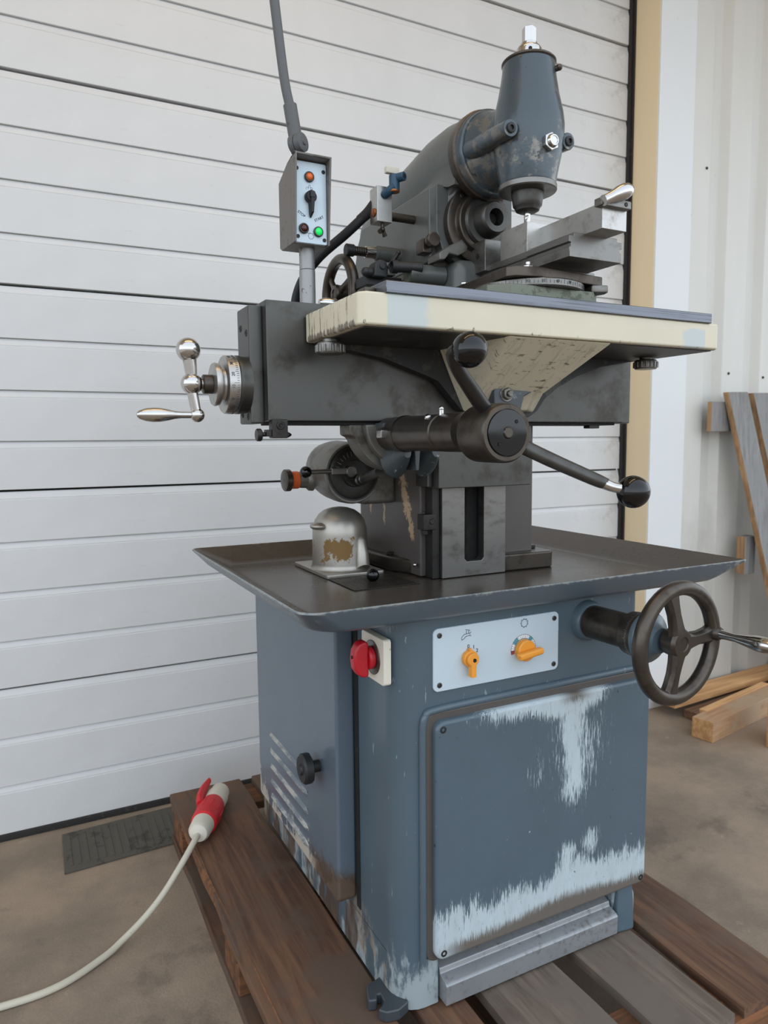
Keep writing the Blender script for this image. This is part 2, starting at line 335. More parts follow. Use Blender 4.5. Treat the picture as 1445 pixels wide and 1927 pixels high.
class MB:
    def __init__(s): s.bm = bmesh.new(); s.mi = 0
    def m(s, i): s.mi = i; return s
    def _join(s, t, bev=0, seg=2, ang=32, mat=None):
        bmesh.ops.recalc_face_normals(t, faces=t.faces)
        if bev > 0:
            ed = [e for e in t.edges if len(e.link_faces) == 2 and e.calc_face_angle(0) > math.radians(ang)]
            if ed: bmesh.ops.bevel(t, geom=ed, offset=bev, segments=seg, profile=.5, affect='EDGES', clamp_overlap=True)
        if mat is not None: bmesh.ops.transform(t, matrix=mat, verts=t.verts)
        for f in t.faces: f.material_index = s.mi
        me = bpy.data.meshes.new('t'); t.to_mesh(me); t.free(); s.bm.from_mesh(me); bpy.data.meshes.remove(me)
        return s
    def box(s, x0, x1, y0, y1, z0, z1, bev=.0015, seg=2, mat=None):
        t = bmesh.new(); bmesh.ops.create_cube(t, size=1)
        for v in t.verts:
            v.co = V((x0 + (v.co.x + .5) * (x1 - x0), y0 + (v.co.y + .5) * (y1 - y0), z0 + (v.co.z + .5) * (z1 - z0)))
        return s._join(t, bev, seg, mat=mat)
    def poly(s, vs, fs, bev=0, seg=2):
        t = bmesh.new(); q = [t.verts.new(v) for v in vs]
        for f in fs: t.faces.new([q[i] for i in f])
        return s._join(t, bev, seg)
    def prism(s, pts, ax, a, b, bev=.0015, seg=2, ang=32, mat=None):
        t = bmesh.new()
        def mk(p, h): return {'x': (h, p[0], p[1]), 'y': (p[0], h, p[1]), 'z': (p[0], p[1], h)}[ax]
        A = [t.verts.new(mk(p, a)) for p in pts]; B = [t.verts.new(mk(p, b)) for p in pts]
        t.faces.new(A); t.faces.new(B[::-1]); n = len(pts)
        for i in range(n): t.faces.new((A[i], A[(i + 1) % n], B[(i + 1) % n], B[i]))
        return s._join(t, bev, seg, ang, mat)
    def loft(s, rings, closed=True, cap=True, bev=0):
        t = bmesh.new(); R = [[t.verts.new(p) for p in r] for r in rings]; n = len(rings[0])
        for i in range(len(R) - 1):
            for j in range(n if closed else n - 1):
                k = (j + 1) % n; t.faces.new((R[i][j], R[i][k], R[i + 1][k], R[i + 1][j]))
        if cap and closed:
            if cap != 'end': t.faces.new(R[0])
            t.faces.new(R[-1][::-1])
        return s._join(t, bev)
    def lathe(s, prof, o, d, seg=28, sx=1, sy=1, ref=None, ph=0):
        """prof: (distance along d, radius)"""
        o = V(o); d = V(d).normalized(); r = V(ref) if ref else (V((0, 0, 1)) if abs(d.z) < .9 else V((1, 0, 0)))
        e1 = (r - d * r.dot(d)).normalized(); e2 = d.cross(e1)
        t = bmesh.new(); rows = []
        for (h, q) in prof:
            if q < 1e-6: rows.append([t.verts.new(o + d * h)])
            else: rows.append([t.verts.new(o + d * h + (e1 * math.cos(ph + 2 * PI * i / seg) * sx + e2 * math.sin(ph + 2 * PI * i / seg) * sy) * q) for i in range(seg)])
        for a, b in zip(rows, rows[1:]):
            for i in range(seg):
                k = (i + 1) % seg
                if len(a) == 1 and len(b) == 1: break
                if len(a) == 1: t.faces.new((a[0], b[k], b[i]))
                elif len(b) == 1: t.faces.new((a[i], a[k], b[0]))
                else: t.faces.new((a[i], a[k], b[k], b[i]))
        if len(rows[0]) > 1: t.faces.new(rows[0][::-1])
        if len(rows[-1]) > 1: t.faces.new(rows[-1])
        return s._join(t)
    def cyl(s, a, b, r, bev=.001, seg=28, r2=None):
        a = V(a); b = V(b); L = (b - a).length; r2 = r if r2 is None else r2
        return s.lathe([(0, 0), (0, r - bev), (bev, r), (L - bev, r2), (L, r2 - bev), (L, 0)], a, b - a, seg)
    def ball(s, c, r, n=12, seg=24):
        return s.lathe([(-r * math.cos(PI * i / n), r * math.sin(PI * i / n) if 0 < i < n else 0) for i in range(n + 1)], c, (0, 0, 1), seg)
    def hexn(s, a, b, r, bev=.0012, seg=6, ph=0):
        a = V(a); b = V(b); L = (b - a).length
        return s.lathe([(0, 0), (0, r - bev), (bev, r), (L - bev, r), (L, r - bev * 1.5), (L, 0)], a, b - a, seg, ph=ph)
    def torus(s, c, d, R, prof, seg=48):
        """prof: closed list (radial offset, axial offset)"""
        c = V(c); d = V(d).normalized(); r = V((0, 0, 1)) if abs(d.z) < .9 else V((1, 0, 0))
        e1 = (r - d * r.dot(d)).normalized(); e2 = d.cross(e1); t = bmesh.new(); rows = []
        for i in range(seg):
            a = 2 * PI * i / seg; u = e1 * math.cos(a) + e2 * math.sin(a)
            rows.append([t.verts.new(c + u * (R + p[0]) + d * p[1]) for p in prof])
        n = len(prof)
        for i in range(seg):
            A = rows[i]; B = rows[(i + 1) % seg]
            for j in range(n): t.faces.new((A[j], A[(j + 1) % n], B[(j + 1) % n], B[j]))
        return s._join(t)
    def tube(s, pts, r, seg=12, n=8, smooth=True, cap=True, flat=1.0):
        P = cr(pts, n) if smooth and len(pts) > 2 else [V(p) for p in pts]
        N = len(P); rr = r if isinstance(r, (list, tuple)) else [r, r]
        def rad(i):
            f = i / (N - 1) * (len(rr) - 1); k = min(int(f), len(rr) - 2); return rr[k] + (rr[k + 1] - rr[k]) * (f - k)
        up = V((0, 0, 1)); d0 = (P[1] - P[0]).normalized()
        if abs(d0.z) > .95: up = V((1, 0, 0))
        e1 = (up - d0 * up.dot(d0)).normalized(); rings = []
        for i, p in enumerate(P):
            d = (P[min(i + 1, N - 1)] - P[max(i - 1, 0)]).normalized()
            e1 = (e1 - d * e1.dot(d)).normalized(); e2 = d.cross(e1); q = rad(i)
            rings.append([p + (e1 * math.cos(2 * PI * j / seg) + e2 * math.sin(2 * PI * j / seg) * flat) * q for j in range(seg)])
        return s.loft(rings, True, cap)
    def obj(s, name, mats, parent=None, org=None, label=None, smooth=40, loc=None, wn=True):
        """link as ONE mesh object; vertices are given in scene metres"""
        o_ = V(org) if org is not None else (BASEOF.get(parent.name, V((0, 0, 0))) if parent else V((0, 0, 0)))
        bmesh.ops.translate(s.bm, verts=s.bm.verts, vec=-o_)
        me = bpy.data.meshes.new(name); s.bm.to_mesh(me); s.bm.free()
        for q in (mats if isinstance(mats, (list, tuple)) else [mats]): me.materials.append(M[q])
        me.shade_smooth(); me.set_sharp_from_angle(angle=math.radians(smooth))
        o = bpy.data.objects.new(name, me); C.objects.link(o)
        if parent: o.parent = parent; BASEOF[o.name] = o_
        else: o.location = o_; BASEOF[o.name] = o_
        if wn and len(me.polygons) < 60000:
            wm = o.modifiers.new('wn', 'WEIGHTED_NORMAL'); wm.keep_sharp = True
        if label: o['label'] = label
        return o
BASEOF = {}
def thing(name, label, cat, loc, group=None):
    o = bpy.data.objects.new(name, None); C.objects.link(o); o.location = loc; o.empty_display_size = .1
    o['label'] = label; o['category'] = cat
    if group: o['group'] = group
    BASEOF[o.name] = V(loc); return o
def tag(o, label, cat, group=None):
    o['label'] = label; o['category'] = cat
    if group: o['group'] = group
    return o
def struct(o): o['kind'] = 'structure'; return o
def dup(src, parent, off, name=None):
    o = src.copy(); o.parent = parent; o.location = src.location + V(off); C.objects.link(o)
    BASEOF[o.name] = BASEOF.get(src.name, V((0, 0, 0)))
    return o
def text(body, size, loc, rot, mat, parent, name='lettering', ext=.0003):
    c = bpy.data.curves.new(name, 'FONT'); c.body = body; c.size = size; c.align_x = 'CENTER'; c.align_y = 'CENTER'
    c.extrude = ext; c.resolution_u = 3; c.materials.append(M[mat])
    tmp = bpy.data.objects.new('t', c); me = bpy.data.meshes.new_from_object(tmp); me.name = name
    bpy.data.objects.remove(tmp); bpy.data.curves.remove(c)
    o = bpy.data.objects.new(name, me); C.objects.link(o); o.parent = parent
    o.location = V(loc) - BASEOF[parent.name]; o.rotation_euler = rot
    return o
def screw(mb, c, d, r=.005, h=.002):
    """a countersunk socket screw head standing on a face"""
    c = V(c); d = V(d).normalized()
    mb.lathe([(0, 0), (0, r), (h * .7, r), (h, r * .85), (h, r * .5), (h * .25, r * .45), (h * .25, 0)], c, d, 14)
    return mb

# ================================================================== the setting
X0, X1 = -3.2, 6.5
YD = 2.268; YW = 2.13; XR = 2.298
b = MB(); b.box(X0, X1, -5.5, 2.6, -.12, 0, 0); floor = struct(b.obj('floor', 'concrete'))

door = bpy.data.objects.new('door_1', None); C.objects.link(door); door.location = (0, YD, 0); door['kind'] = 'structure'
BASEOF['door_1'] = V((0, YD, 0))
H = .1425
def slat(h, lip):
    t = MB()
    pts = [(0, lip), (-.0, h - .0225), (.004, h - .0215), (.002, h - .019), (.008, h - .001), (.008, h), (.032, h), (.032, lip)]
    pts = [(p[0] + YD, p[1]) for p in pts]
    return t.prism(pts, 'x', X0 + .4, XR - .012, .0008, 1)
sl = slat(H, .0005).obj('slat', 'door', door); sl.location.z = .02
sh = slat(H, .0065).obj('slat', 'door', door); sh.location.z = .02 + H * 3
for i in range(23):
    if i in (0, 3): continue
    dup(sh if i % 4 == 3 else sl, door, (0, 0, (i - (3 if i % 4 == 3 else 0)) * H))
b = MB(); b.box(X0 + .4, XR - .002, YD + .033, YD + .05, 0, 3.3, 0); b.obj('backing_board', 'void', door)
b = MB(); b.box(X0 + .4, XR - .012, YD - .006, YD + .03, 0, .021, .004); b.obj('bottom_seal', 'rubber', door)

# lintel above the door, side walls
b = MB(); b.box(X0, XR, YW, YW + .25, 3.02, 3.68, 0); struct(b.obj('wall_top', 'wall'))
b = MB(); b.box(X0, X1, YW - 1.65, YW + .25, 3.68, 3.84, .01); struct(b.obj('shade_canopy', 'beige'))  # unseen canopy, added and sized to dim the upper door
b = MB(); b.box(X0, X0 + .42, YW, YW + .25, 0, 3.02, 0); struct(b.obj('wall_left', 'wall'))
# reveal: dark seal, beige return, white corner flashing, ribbed cladding
b = MB(); b.box(XR - .019, XR - .001, YD - .010, YD + .006, 0, 3.02, .003); b.box(XR - .006, XR, YD - .022, YD - .0105, 0, 3.02, .002); struct(b.obj('trim_1', 'rubber'))
b = MB(); b.prism([(XR, YD + .03), (XR, YW - .004), (XR + .012, YW - .004), (XR + .012, YD + .03)], 'z', 0, 3.68, .001); struct(b.obj('trim_2', 'beige'))
b = MB(); b.box(XR + .002, XR + .20, YW - .010, YW + .01, 0, 3.68, .002); struct(b.obj('trim_3', 'flashing'))
prof = [(XR + .19, YW)]
x = 2.615
prof += [(x, YW)]
while x < 6.2:
    prof += [(x + .022, YW + .032), (x + .085, YW + .032), (x + .112, YW), (x + .25, YW)]; x += .25
q = prof + [(prof[-1][0], YW + .08), (prof[0][0], YW + .08)]
b = MB(); b.prism(q, 'z', 0, 3.68, .003, 1, 20); wr_ = struct(b.obj('wall_right', 'wall', smooth=30))
for (x_, z_) in ((2.50, 2.06), (2.59, 2.26), (2.77, 1.43), (2.46, 1.8), (3.0, 1.42)):
    b = MB(); b.lathe([(0, .006), (.003, .006), (.004, .0035), (.006, .003), (.006, 0)], (x_, YW, z_), (0, -1, 0), 8); b.obj('screw', 'iron_dark', wr_)
# rubber mat by the door
b = MB(); b.prism([(.046, 2.005), (.40, 2.02), (.42, 2.235), (.05, 2.215)], 'z', .0005, .007, .002)
for i in range(16): b.box(.06 + i * .0215, .07 + i * .0215, 2.03, 2.20, .0065, .0085, .0008, 1)
tag(b.obj('rubber_mat', 'mat', org=(.22, 2.11, 0)), 'flat dark grey rubber mat lying on the concrete at the foot of the white door', 'mat')

# ================================================================== pallet
PZ = .144
pal = thing('wooden_pallet', 'dark stained wooden pallet on the concrete carrying the milling machine', 'pallet', (.79, 1.42, 0))
Y0p, Y1p = .76, 2.036
def plank(mb, x0, x1, y0, y1, z0, z1, seed, n=10, j=.003):
    """a deck board with slightly wavering edges, long in y"""
    rings = []
    rnd = random.Random(seed)
    for i in range(n + 1):
        y = y0 + (y1 - y0) * i / n; a = rnd.uniform(-j, j); c = rnd.uniform(-j, j); d = rnd.uniform(-.0015, .0015)
        rings.append([(x0 + a, y, z0), (x1 + c, y, z0), (x1 + c, y, z1 + d - .002), (x1 + c - .003, y, z1 + d), (x0 + a + .003, y, z1 + d), (x0 + a, y, z1 + d - .002)])
    return mb.loft(rings)
for i, (x0, x1, mt) in enumerate(((.332, .535, 'pallet'), (.575, .665, 'pallet'), (.70, .868, 'pallet_grey'), (.924, 1.068, 'pallet_grey'), (1.095, 1.247, 'pallet'))):
    plank(MB(), x0, x1, Y0p, Y1p, PZ - .022, PZ, i).obj('deck_board', mt, pal)
b = MB(); b.loft([[(.329 + dx, y, PZ - .012 - dz), (.334 + dx, y, PZ - .001), (.340 + dx, y, PZ + .001), (.336 + dx, y, PZ - .012 - dz)] for (y, dx, dz) in ((1.86, .0, .002), (1.72, .001, .006), (1.60, -.001, .008), (1.50, .002, .004), (1.40, .006, .009), (1.28, .010, .012), (1.12, .012, .010), (.98, .016, .012), (.80, .014, .008))]); b.obj('splintered_edge', 'pallet_x', pal, label='paler split wood along the edge')
for y in (Y0p, 1.34, Y1p - .12):
    b = MB(); b.box(.335, 1.245, y, y + .12, PZ - .045, PZ - .0225, .002); b.obj('cross_board', 'pallet_x', pal)
    for x in (.34, .73, 1.12):
        b = MB(); b.box(x, x + .12, y + .003, y + .117, .022, PZ - .0455, .003); b.obj('block', 'pallet_x', pal)
for x in (.335, .725, 1.115):
    plank(MB(), x, x + .13, Y0p, Y1p, 0.0005, .0215, int(x * 99)).obj('bottom_board', 'pallet', pal)

# ================================================================== milling machine
mc = thing('milling_machine', 'tall blue-grey universal milling machine with cream table standing on the pallet', 'milling machine', BASE)
Bx = BASE
# ---- base cabinet
b = MB()
b.prism(rrect(.540, 1.090, 1.020, 1.80, [.015, .015, .05, .022], 8), 'z', .235, .853, .002, 2, 60)
leg = [(.540, 1.80), (.540, 1.07)] + [(.59 - .05 * math.cos(a), 1.07 - .05 * math.sin(a)) for a in [PI / 2 * i / 6 for i in range(1, 7)]] + [(.618, 1.020), (.618, 1.10), (.60, 1.80)]
b.prism(leg, 'z', .145, .24, .002, 2, 60)
b.prism([(1.035, 1.022), (1.07, 1.020), (1.088, 1.035), (1.09, 1.075), (1.09, 1.80), (1.05, 1.80), (1.05, 1.09), (1.035, 1.075)], 'z', .145, .24, .004)
b.box(.59, 1.06, 1.76, 1.80, .145, .24)
cabinet = b.obj('base_cabinet', 'cabinet', mc)
# ears for the holding-down bolts
b = MB()
ear = [(.552 + (p[0] - .552) * .82 - .012, 1.05 + (p[1] - 1.05) * .82 + .016) for p in [(.575, 1.10), (.515, 1.085), (.503, 1.055), (.500, 1.042), (.518, 1.036), (.524, 1.05), (.532, 1.05), (.530, 1.028), (.520, 1.018), (.508, 1.012), (.52, .996), (.548, .990), (.575, 1.0), (.59, 1.04)]]
b.prism(ear, 'z', .145, .166, .007, 3)
b.obj('foot_lug', 'paint_dark', mc)
b = MB(); b.prism([(1.075, 1.10), (1.115, 1.08), (1.125, 1.05), (1.105, 1.03), (1.08, 1.03)], 'z', .145, .19, .006); b.obj('foot_lug', 'cabinet', mc)
b = MB(); b.loft([[(1.030, 1.004, .146), (1.075, .998, .146), (1.085, 1.03, .146), (1.03, 1.03, .146)], [(1.040, 1.010, .20), (1.080, 1.006, .20), (1.088, 1.03, .20), (1.04, 1.03, .20)], [(1.046, 1.016, .25), (1.082, 1.014, .25), (1.088, 1.03, .25), (1.046, 1.03, .25)]], bev=.005)
b.obj('front_foot', 'paint', mc)
# dark toe space
b = MB(); b.box(.612, 1.04, 1.10, 1.112, .146, .24, 0); b.obj('toe_space_back', 'void', mc)
# ---- front panel with its bead
b = MB(); b.prism(rrect(.603, 1.106, .238, .674, .018, 6), 'y', 1.001, 1.023, .007, 3, 60)
fp = b.obj('front_panel', 'panel', mc)
for x, z in ((.617, .660), (1.092, .660), (.618, .252), (1.092, .252)):
    screw(MB(), (x, 1.0015, z), (0, -1, 0), .0062, .0014).obj('screw', 'black_matte', fp)
b = MB(); b.tube([(.5855, 1.019, .225), (.5855, 1.0175, .40), (.5855, 1.0175, .62), (.5865, 1.0175, .668), (.592, 1.0175, .683), (.606, 1.0175, .690), (.70, 1.0175, .692), (.95, 1.0175, .692), (1.085, 1.019, .692)], .0065, 10, 8)
b.obj('panel_bead', 'cabinet', mc)
b = MB(); b.prism(rrect(.590, 1.088, .232, .687, .02, 6), 'y', 1.014, 1.022, .003); b.obj('panel_seat', 'column', mc)
# ---- stepped kick rail
b = MB(); b.prism([(1.03, .150), (1.000, .150), (.9985, .188), (1.004, .192), (1.022, .197), (1.024, .206), (1.042, .211), (1.046, .219), (1.06, .219), (1.06, .150)], 'x', .622, 1.030, .0018)
b.obj('kick_rail', 'rail', mc, label='worn silver stepped kick rail')
# ---- left cover with louvres
b = MB(); b.prism(rrect(1.195, 1.70, .262, .852, .012, 5), 'x', .5005, .539, .006, 3, 60)
cov = b.obj('side_cover', 'cover', mc)
for i, (za, y0) in enumerate(((.453, 1.405), (.413, 1.352), (.375, 1.352), (.337, 1.352), (.300, 1.352))):
    b = MB(); y1 = 1.60
    b.loft([[(.502, y, za - .008), (.4965 if 0 < k < 4 else .5005, y, za - .004), (.494 if 0 < k < 4 else .5005, y, za + .001), (.5005, y, za + .006)] for k, y in enumerate((y0, y0 + .01, (y0 + y1) / 2, y1 - .01, y1))], True, True)
    b.obj('louver', 'louver', cov)
b = MB(); b.cyl((.502, 1.285, .505), (.478, 1.285, .505), .012)
b.lathe([(0, 0), (0, .026)] + [(.002, .030)] + [(.016, .030), (.020, .026), (.020, .012), (.024, .010), (.024, 0)], (.482, 1.285, .505), (-1, 0, 0), 12)
b.obj('cover_knob', 'black_matte', cov)
b = MB(); b.box(.5385, .5405, 1.178, 1.1945, .25, .853, 0); b.obj('cover_gap', 'void', mc)
# ---- main switch
b = MB(); b.prism(rrect(1.041, 1.128, .738, .818, .006, 4), 'x', .5245, .5395, .002)
ms = b.obj('main_switch', 'white_plastic', mc, label='cream square switch plate with red grip')
b = MB(); b.cyl((.5245, 1.083, .779), (.5235, 1.083, .779), .030); b.obj('dial_face', 'steel', ms)
b = MB(); b.cyl((.524, 1.083, .779), (.512, 1.083, .779), .020, .003)
gp = [(.513, .808), (.505, .812), (.494, .808), (.487, .796), (.485, .780), (.487, .764), (.494, .752), (.504, .747), (.513, .748)]
b.prism(gp, 'y', 1.072, 1.094, .005, 3)
b.obj('grip', 'red', ms, label='red rotary grip')
b = MB(); b.cyl((.4852, 1.083, .784), (.484, 1.083, .784), .003); b.obj('centre_mark', 'black_matte', ms)
# ---- control plate
b = MB(); b.prism(rrect(.607, .879, .7215, .832, .010, 5), 'y', 1.0165, 1.0205, .0008, 1)
cp = b.obj('control_plate', 'plate', mc, label='satin aluminium control plate with two orange knobs')
for x, z in ((.619, .820), (.868, .820), (.619, .733), (.868, .733)):
    b = screw(MB(), (x, 1.0166, z), (0, -1, 0), .0048, .0016); b.obj('screw', 'steel_dark', cp)
b = MB(); b.cyl((.678, 1.017, .773), (.678, 1.006, .773), .0145, .0015); b.cyl((.678, 1.006, .773), (.678, .999, .773), .0115, .0015)
b.box(.673, .683, .998, 1.010, .742, .775, .0015); b.box(.6755, .6805, 1.008, 1.0155, .786, .791, .001)
k1 = b.obj('selector_knob', 'orange', cp)
b = MB(); b.cyl((.679, .9985, .7725), (.679, .9975, .7725), .0034); b.obj('key_hole', 'void', cp)
b = MB(); b.cyl((.797, 1.017, .771), (.797, 1.003, .771), .0195, .002)
b.prism([(-.027, -.006), (.027, -.006), (.027, .006), (-.027, .006)], 'z', 0, .014, .004, 3, mat=Matrix.Translation((.797, .9885, .768)) @ Matrix.Rotation(math.radians(-7), 4, 'Y') @ Matrix.Rotation(PI / 2, 4, 'X') @ Matrix.Translation((0, 0, -.014)))
b.obj('speed_knob', 'orange', cp)
def arc_ring(cx, cz, r0, r1, a0, a1, y, th=.0006):
    n = 6; P = []
    for i in range(n + 1):
        a = math.radians(a0 + (a1 - a0) * i / n); P.append((cx + r1 * math.cos(a), cz + r1 * math.sin(a)))
    for i in range(n, -1, -1):
        a = math.radians(a0 + (a1 - a0) * i / n); P.append((cx + r0 * math.cos(a), cz + r0 * math.sin(a)))
    return P
segs = [('ink_red', -12, 8), ('ink_pale', 8, 38), ('ink_blue', 38, 58), ('ink_pale', 58, 120), ('ink_blue', 120, 150), ('ink_pale', 150, 178), ('ink_red', 178, 195)]
for mt, a0, a1 in segs:
    b = MB(); b.prism(arc_ring(.797, .771, .0205, .0275, a0, a1, 0), 'y', 1.0158, 1.0166, 0); b.obj('scale_band', mt, cp)
b = MB()
for a in range(8, 180, 9):
    ca, sa = math.cos(math.radians(a)), math.sin(math.radians(a))
    b.tube([(.797 + .0205 * ca, 1.0157, .771 + .0205 * sa), (.797 + .0276 * ca, 1.0157, .771 + .0276 * sa)], .0003, 4, smooth=False)
for r in (.0205, .0276):
    b.tube([(.797 + r * math.cos(math.radians(a)), 1.0157, .771 + r * math.sin(math.radians(a))) for a in range(-12, 196, 8)], .0003, 4, 1)
b.obj('scale_lines', 'ink', cp)
def gear_icon(mb, cx, y, cz, r, n=9, w_=.0005):
    P = []
    for i in range(n):
        a = 2 * PI * i / n; st = 2 * PI / n
        for f, k in ((0, .78), (.42, .80), (.44, 1.0), (.62, .86)):
            P.append((cx + r * k * math.cos(a + st * f), y, cz + r * k * math.sin(a + st * f)))
    mb.tube(P + [P[0]], w_, 4, smooth=False)
b = MB(); gear_icon(b, .799, 1.0161, .8195, .0088); b.obj('gear_symbol', 'ink', cp)
b = MB()
y = 1.0161
for P in ([(.664, .806), (.664, .811), (.669, .8155), (.681, .8165), (.681, .8125), (.672, .8115), (.669, .808), (.664, .806)], [(.6735, .816), (.6735, .8215)], [(.6785, .8165), (.6785, .8215)], [(.6715, .8235), (.6810, .8215)], [(.6815, .8165), (.6835, .8185)], [(.681, .8125), (.6835, .811)]):
    b.tube([(p[0], y, p[1]) for p in P], .0005, 4, smooth=False)
b.obj('coolant_tap_symbol', 'ink', cp)
for ch, x, z in (('0', .678, .793), ('1', .689, .7905), ('2', .696, .7835)):
    text(ch, .0095, (x, 1.0162, z), (PI / 2, 0, 0), 'ink', cp)
# ---- chip tray
RR = [.02, .02, .034, .012]
def trr(ix0, ix1, iy0, iy1, r, z): return [(p[0], p[1], z) for p in rrect(ix0, ix1, iy0, iy1, r, 6)]
b = MB()
b.loft([trr(.430, 1.245, 1.022, 1.640, .03, .860), trr(.424, 1.252, 1.017, 1.655, .032, .8603), trr(.416, 1.262, 1.010, 1.664, .034, .8625), trr(.408, 1.270, 1.003, 1.671, .034, .868), trr(.356, 1.327, .964, 1.712, RR, .8975), trr(.3535, 1.3295, .962, 1.7145, RR, .8995)][::-1], True, 'end')
tray = b.obj('chip_tray', 'tray', mc, smooth=50)
b = MB()
b.loft([trr(.3535, 1.3295, .962, 1.7145, RR, .8995), trr(.3515, 1.3315, .960, 1.7165, RR, .8990), trr(.3510, 1.3320, .9595, 1.7170, RR, .8968), trr(.378, 1.30, .980, 1.700, .05, .8655), trr(.388, 1.29, .990, 1.69, .05, .858), trr(.402, 1.275, 1.003, 1.675, .05, .8535), trr(.425, 1.25, 1.018, 1.65, .05, .8525)], True, False)
b.obj('tray_skirt', 'tray_out', mc, smooth=50)
# strainer set in the tray floor
b = MB()
nx = 26
for i in range(nx): b.box(.566 + i * .0056, .5682 + i * .0056, 1.245, 1.372, .8606, .8620, 0)
for i in range(22): b.box(.566, .7105, 1.246 + i * .0058, 1.2482 + i * .0058, .8608, .8618, 0)
b.obj('strainer', 'iron', mc, label='dark perforated strainer set in the tray floor')
b = MB(); b.box(.564, .7125, 1.243, 1.374, .8602, .8606, 0); b.obj('strainer_sump', 'void', mc)
b = MB(); b.ball((.638, 1.312, .874), .0135); b.cyl((.638, 1.312, .8608), (.638, 1.312, .868), .005); b.obj('ball_knob', 'black', mc, label='small black ball knob on the strainer')
# ---- column
b = MB()
b.box(.745, 1.042, 1.30, 1.60, .862, 1.20, .004)
b.box(.752, 1.020, 1.29, 1.62, 1.18, 1.50, .004)
b.obj('column', 'column', mc)
b = MB()
b.prism([(.722, 1.40), (.755, 1.315), (.80, 1.315), (.80, 1.64), (.722, 1.64)], 'z', .8605, .893, .006, 3)
b.prism([(.93, 1.268), (1.066, 1.262), (1.080, 1.275), (1.080, 1.64), (.93, 1.64)], 'z', .8605, .898, .004, 3)
cb = b.obj('column_foot', 'iron', mc)
for p in ((1.058, 1.325, .898), (.742, 1.43, .893)):
    b = MB(); b.hexn(p, (p[0], p[1], p[2] + .007), .011); b.obj('foot_bolt', 'iron_dark', mc)
# worn vertical guide plate with the slot, lead screw
b = MB(); z0, z1 = .8615, 1.20; sx0, sx1, sz = .832, .881, .893
b.prism([(.776, z0), (.938, z0), (.938, z1), (sx1, z1), (sx1, sz + .006), (sx1 - .006, sz), (sx0 + .006, sz), (sx0, sz + .006), (sx0, z1), (.776, z1)], 'y', 1.262, 1.285, .0012)
b.obj('guide_plate', 'steel', mc)
b = MB(); b.box(.80, .92, 1.292, 1.2985, .87, 1.19, 0); b.obj('slot_back', 'void', mc)
b = MB()
pr = [(0, .010)]
for i in range(78): pr += [(.002 + i * .004, .0115), (.004 + i * .004, .0085)]
b.lathe(pr, (.838, 1.283, .872), (0, 0, 1), 14); b.obj('lead_screw', 'iron', mc)
b = MB(); b.box(.757, .7745, 1.270, 1.30, .8615, 1.19, .001); b.box(.7745, .7765, 1.275, 1.30, .8615, 1.19, 0); b.obj('gib_strip', 'iron_dark', mc)
b = MB(); b.box(.735, .766, 1.268, 1.296, .965, .998, .002); b.cyl((.742, 1.28, .998), (.742, 1.28, 1.004), .003); b.cyl((.745, 1.28, .955), (.745, 1.28, .965), .007); b.cyl((.755, 1.268, .983), (.755, 1.266, .983), .006)
b.obj('travel_stop', 'iron_dark', mc)
b = MB(); b.cyl((.745, 1.318, .888), (.738, 1.310, .888), .004); b.ball((.735, 1.306, .888), .0045); b.obj('oil_nipple', 'chrome', mc)
# ---- knee
b = MB(); b.box(.746, .978, 1.226, 1.30, 1.054, 1.19, .002); b.box(.734, .746, 1.25, 1.30, 1.056, 1.19, .002)
b.obj('knee', 'steel_dark', mc)
# half-round bracket under the cross beam carrying the lever shaft
b = MB()
def half(cx, cz, r, n=16, a0=180, a1=360): return [(cx + r * math.cos(math.radians(a0 + (a1 - a0) * i / n)), cz + r * math.sin(math.radians(a0 + (a1 - a0) * i / n))) for i in range(n + 1)]
b.prism([(.560, 1.186), (.546, 1.182), (.546, 1.163), (.557, 1.158)] + half(.648, 1.186, .094, 14, 200, 340) + [(.742, 1.16), (.742, 1.186)], 'y', 1.215, 1.262, .003)
b.prism(half(.655, 1.186, .085, 14, 183, 357), 'y', 1.195, 1.216, .004)
b.obj('half_round_bracket', 'grey_iron', mc)
b = MB()
b.prism([(.590, 1.184), (.598, 1.150), (.620, 1.138), (.650, 1.135), (.650, 1.184)], 'y', 1.165, 1.20, .003)
for (x, z, r1) in ((.628, 1.112, .036), (.690, 1.112, .036)):
    b.lathe([(0, 0), (0, r1 * .3), (.03, r1 * .75), (.055, r1), (.055, 0)], (x + .004, 1.150, z + .018), (0, 1, -.28), 16, 1, .8)
b.prism([(.650, 1.140), (.664, 1.140), (.660, 1.095), (.654, 1.095)], 'y', 1.155, 1.20, .002)
b.obj('bracket_rib', 'bracket_paint', mc)
b = MB(); b.box(.578, .640, 1.148, 1.168, 1.156, 1.170, .0015); b.box(.600, .66, 1.15, 1.20, 1.172, 1.186, .0015); b.obj('clamp_nut', 'steel_light', mc)
# ---- cross beam
b = MB(); b.box(.386, 1.213, 1.20, 1.328, 1.187, 1.393, .002); b.obj('cross_beam', 'steel_dark', mc)
b = MB(); b.box(.3615, .3865, 1.221, 1.292, 1.183, 1.386, .003)
ep = b.obj('end_plate', 'steel_dark', mc)
for y, z in ((1.272, 1.352), (1.238, 1.34), (1.238, 1.195), (1.272, 1.20)):
    screw(MB(), (.3616, y, z), (-1, 0, 0), .006, .0012).obj('screw', 'black_matte', ep)
b = MB(); b.box(1.214, 1.240, 1.204, 1.292, 1.185, 1.393, .003); b.obj('end_plate', 'steel_dark', mc)
b = MB(); b.box(.40, 1.20, 1.21, 1.29, 1.181, 1.1875, .001); b.obj('slide_way', 'void', mc)
b = MB(); b.box(.390, .419, 1.192, 1.212, 1.157, 1.190, .002); b.box(.381, .392, 1.196, 1.212, 1.160, 1.172, .001)
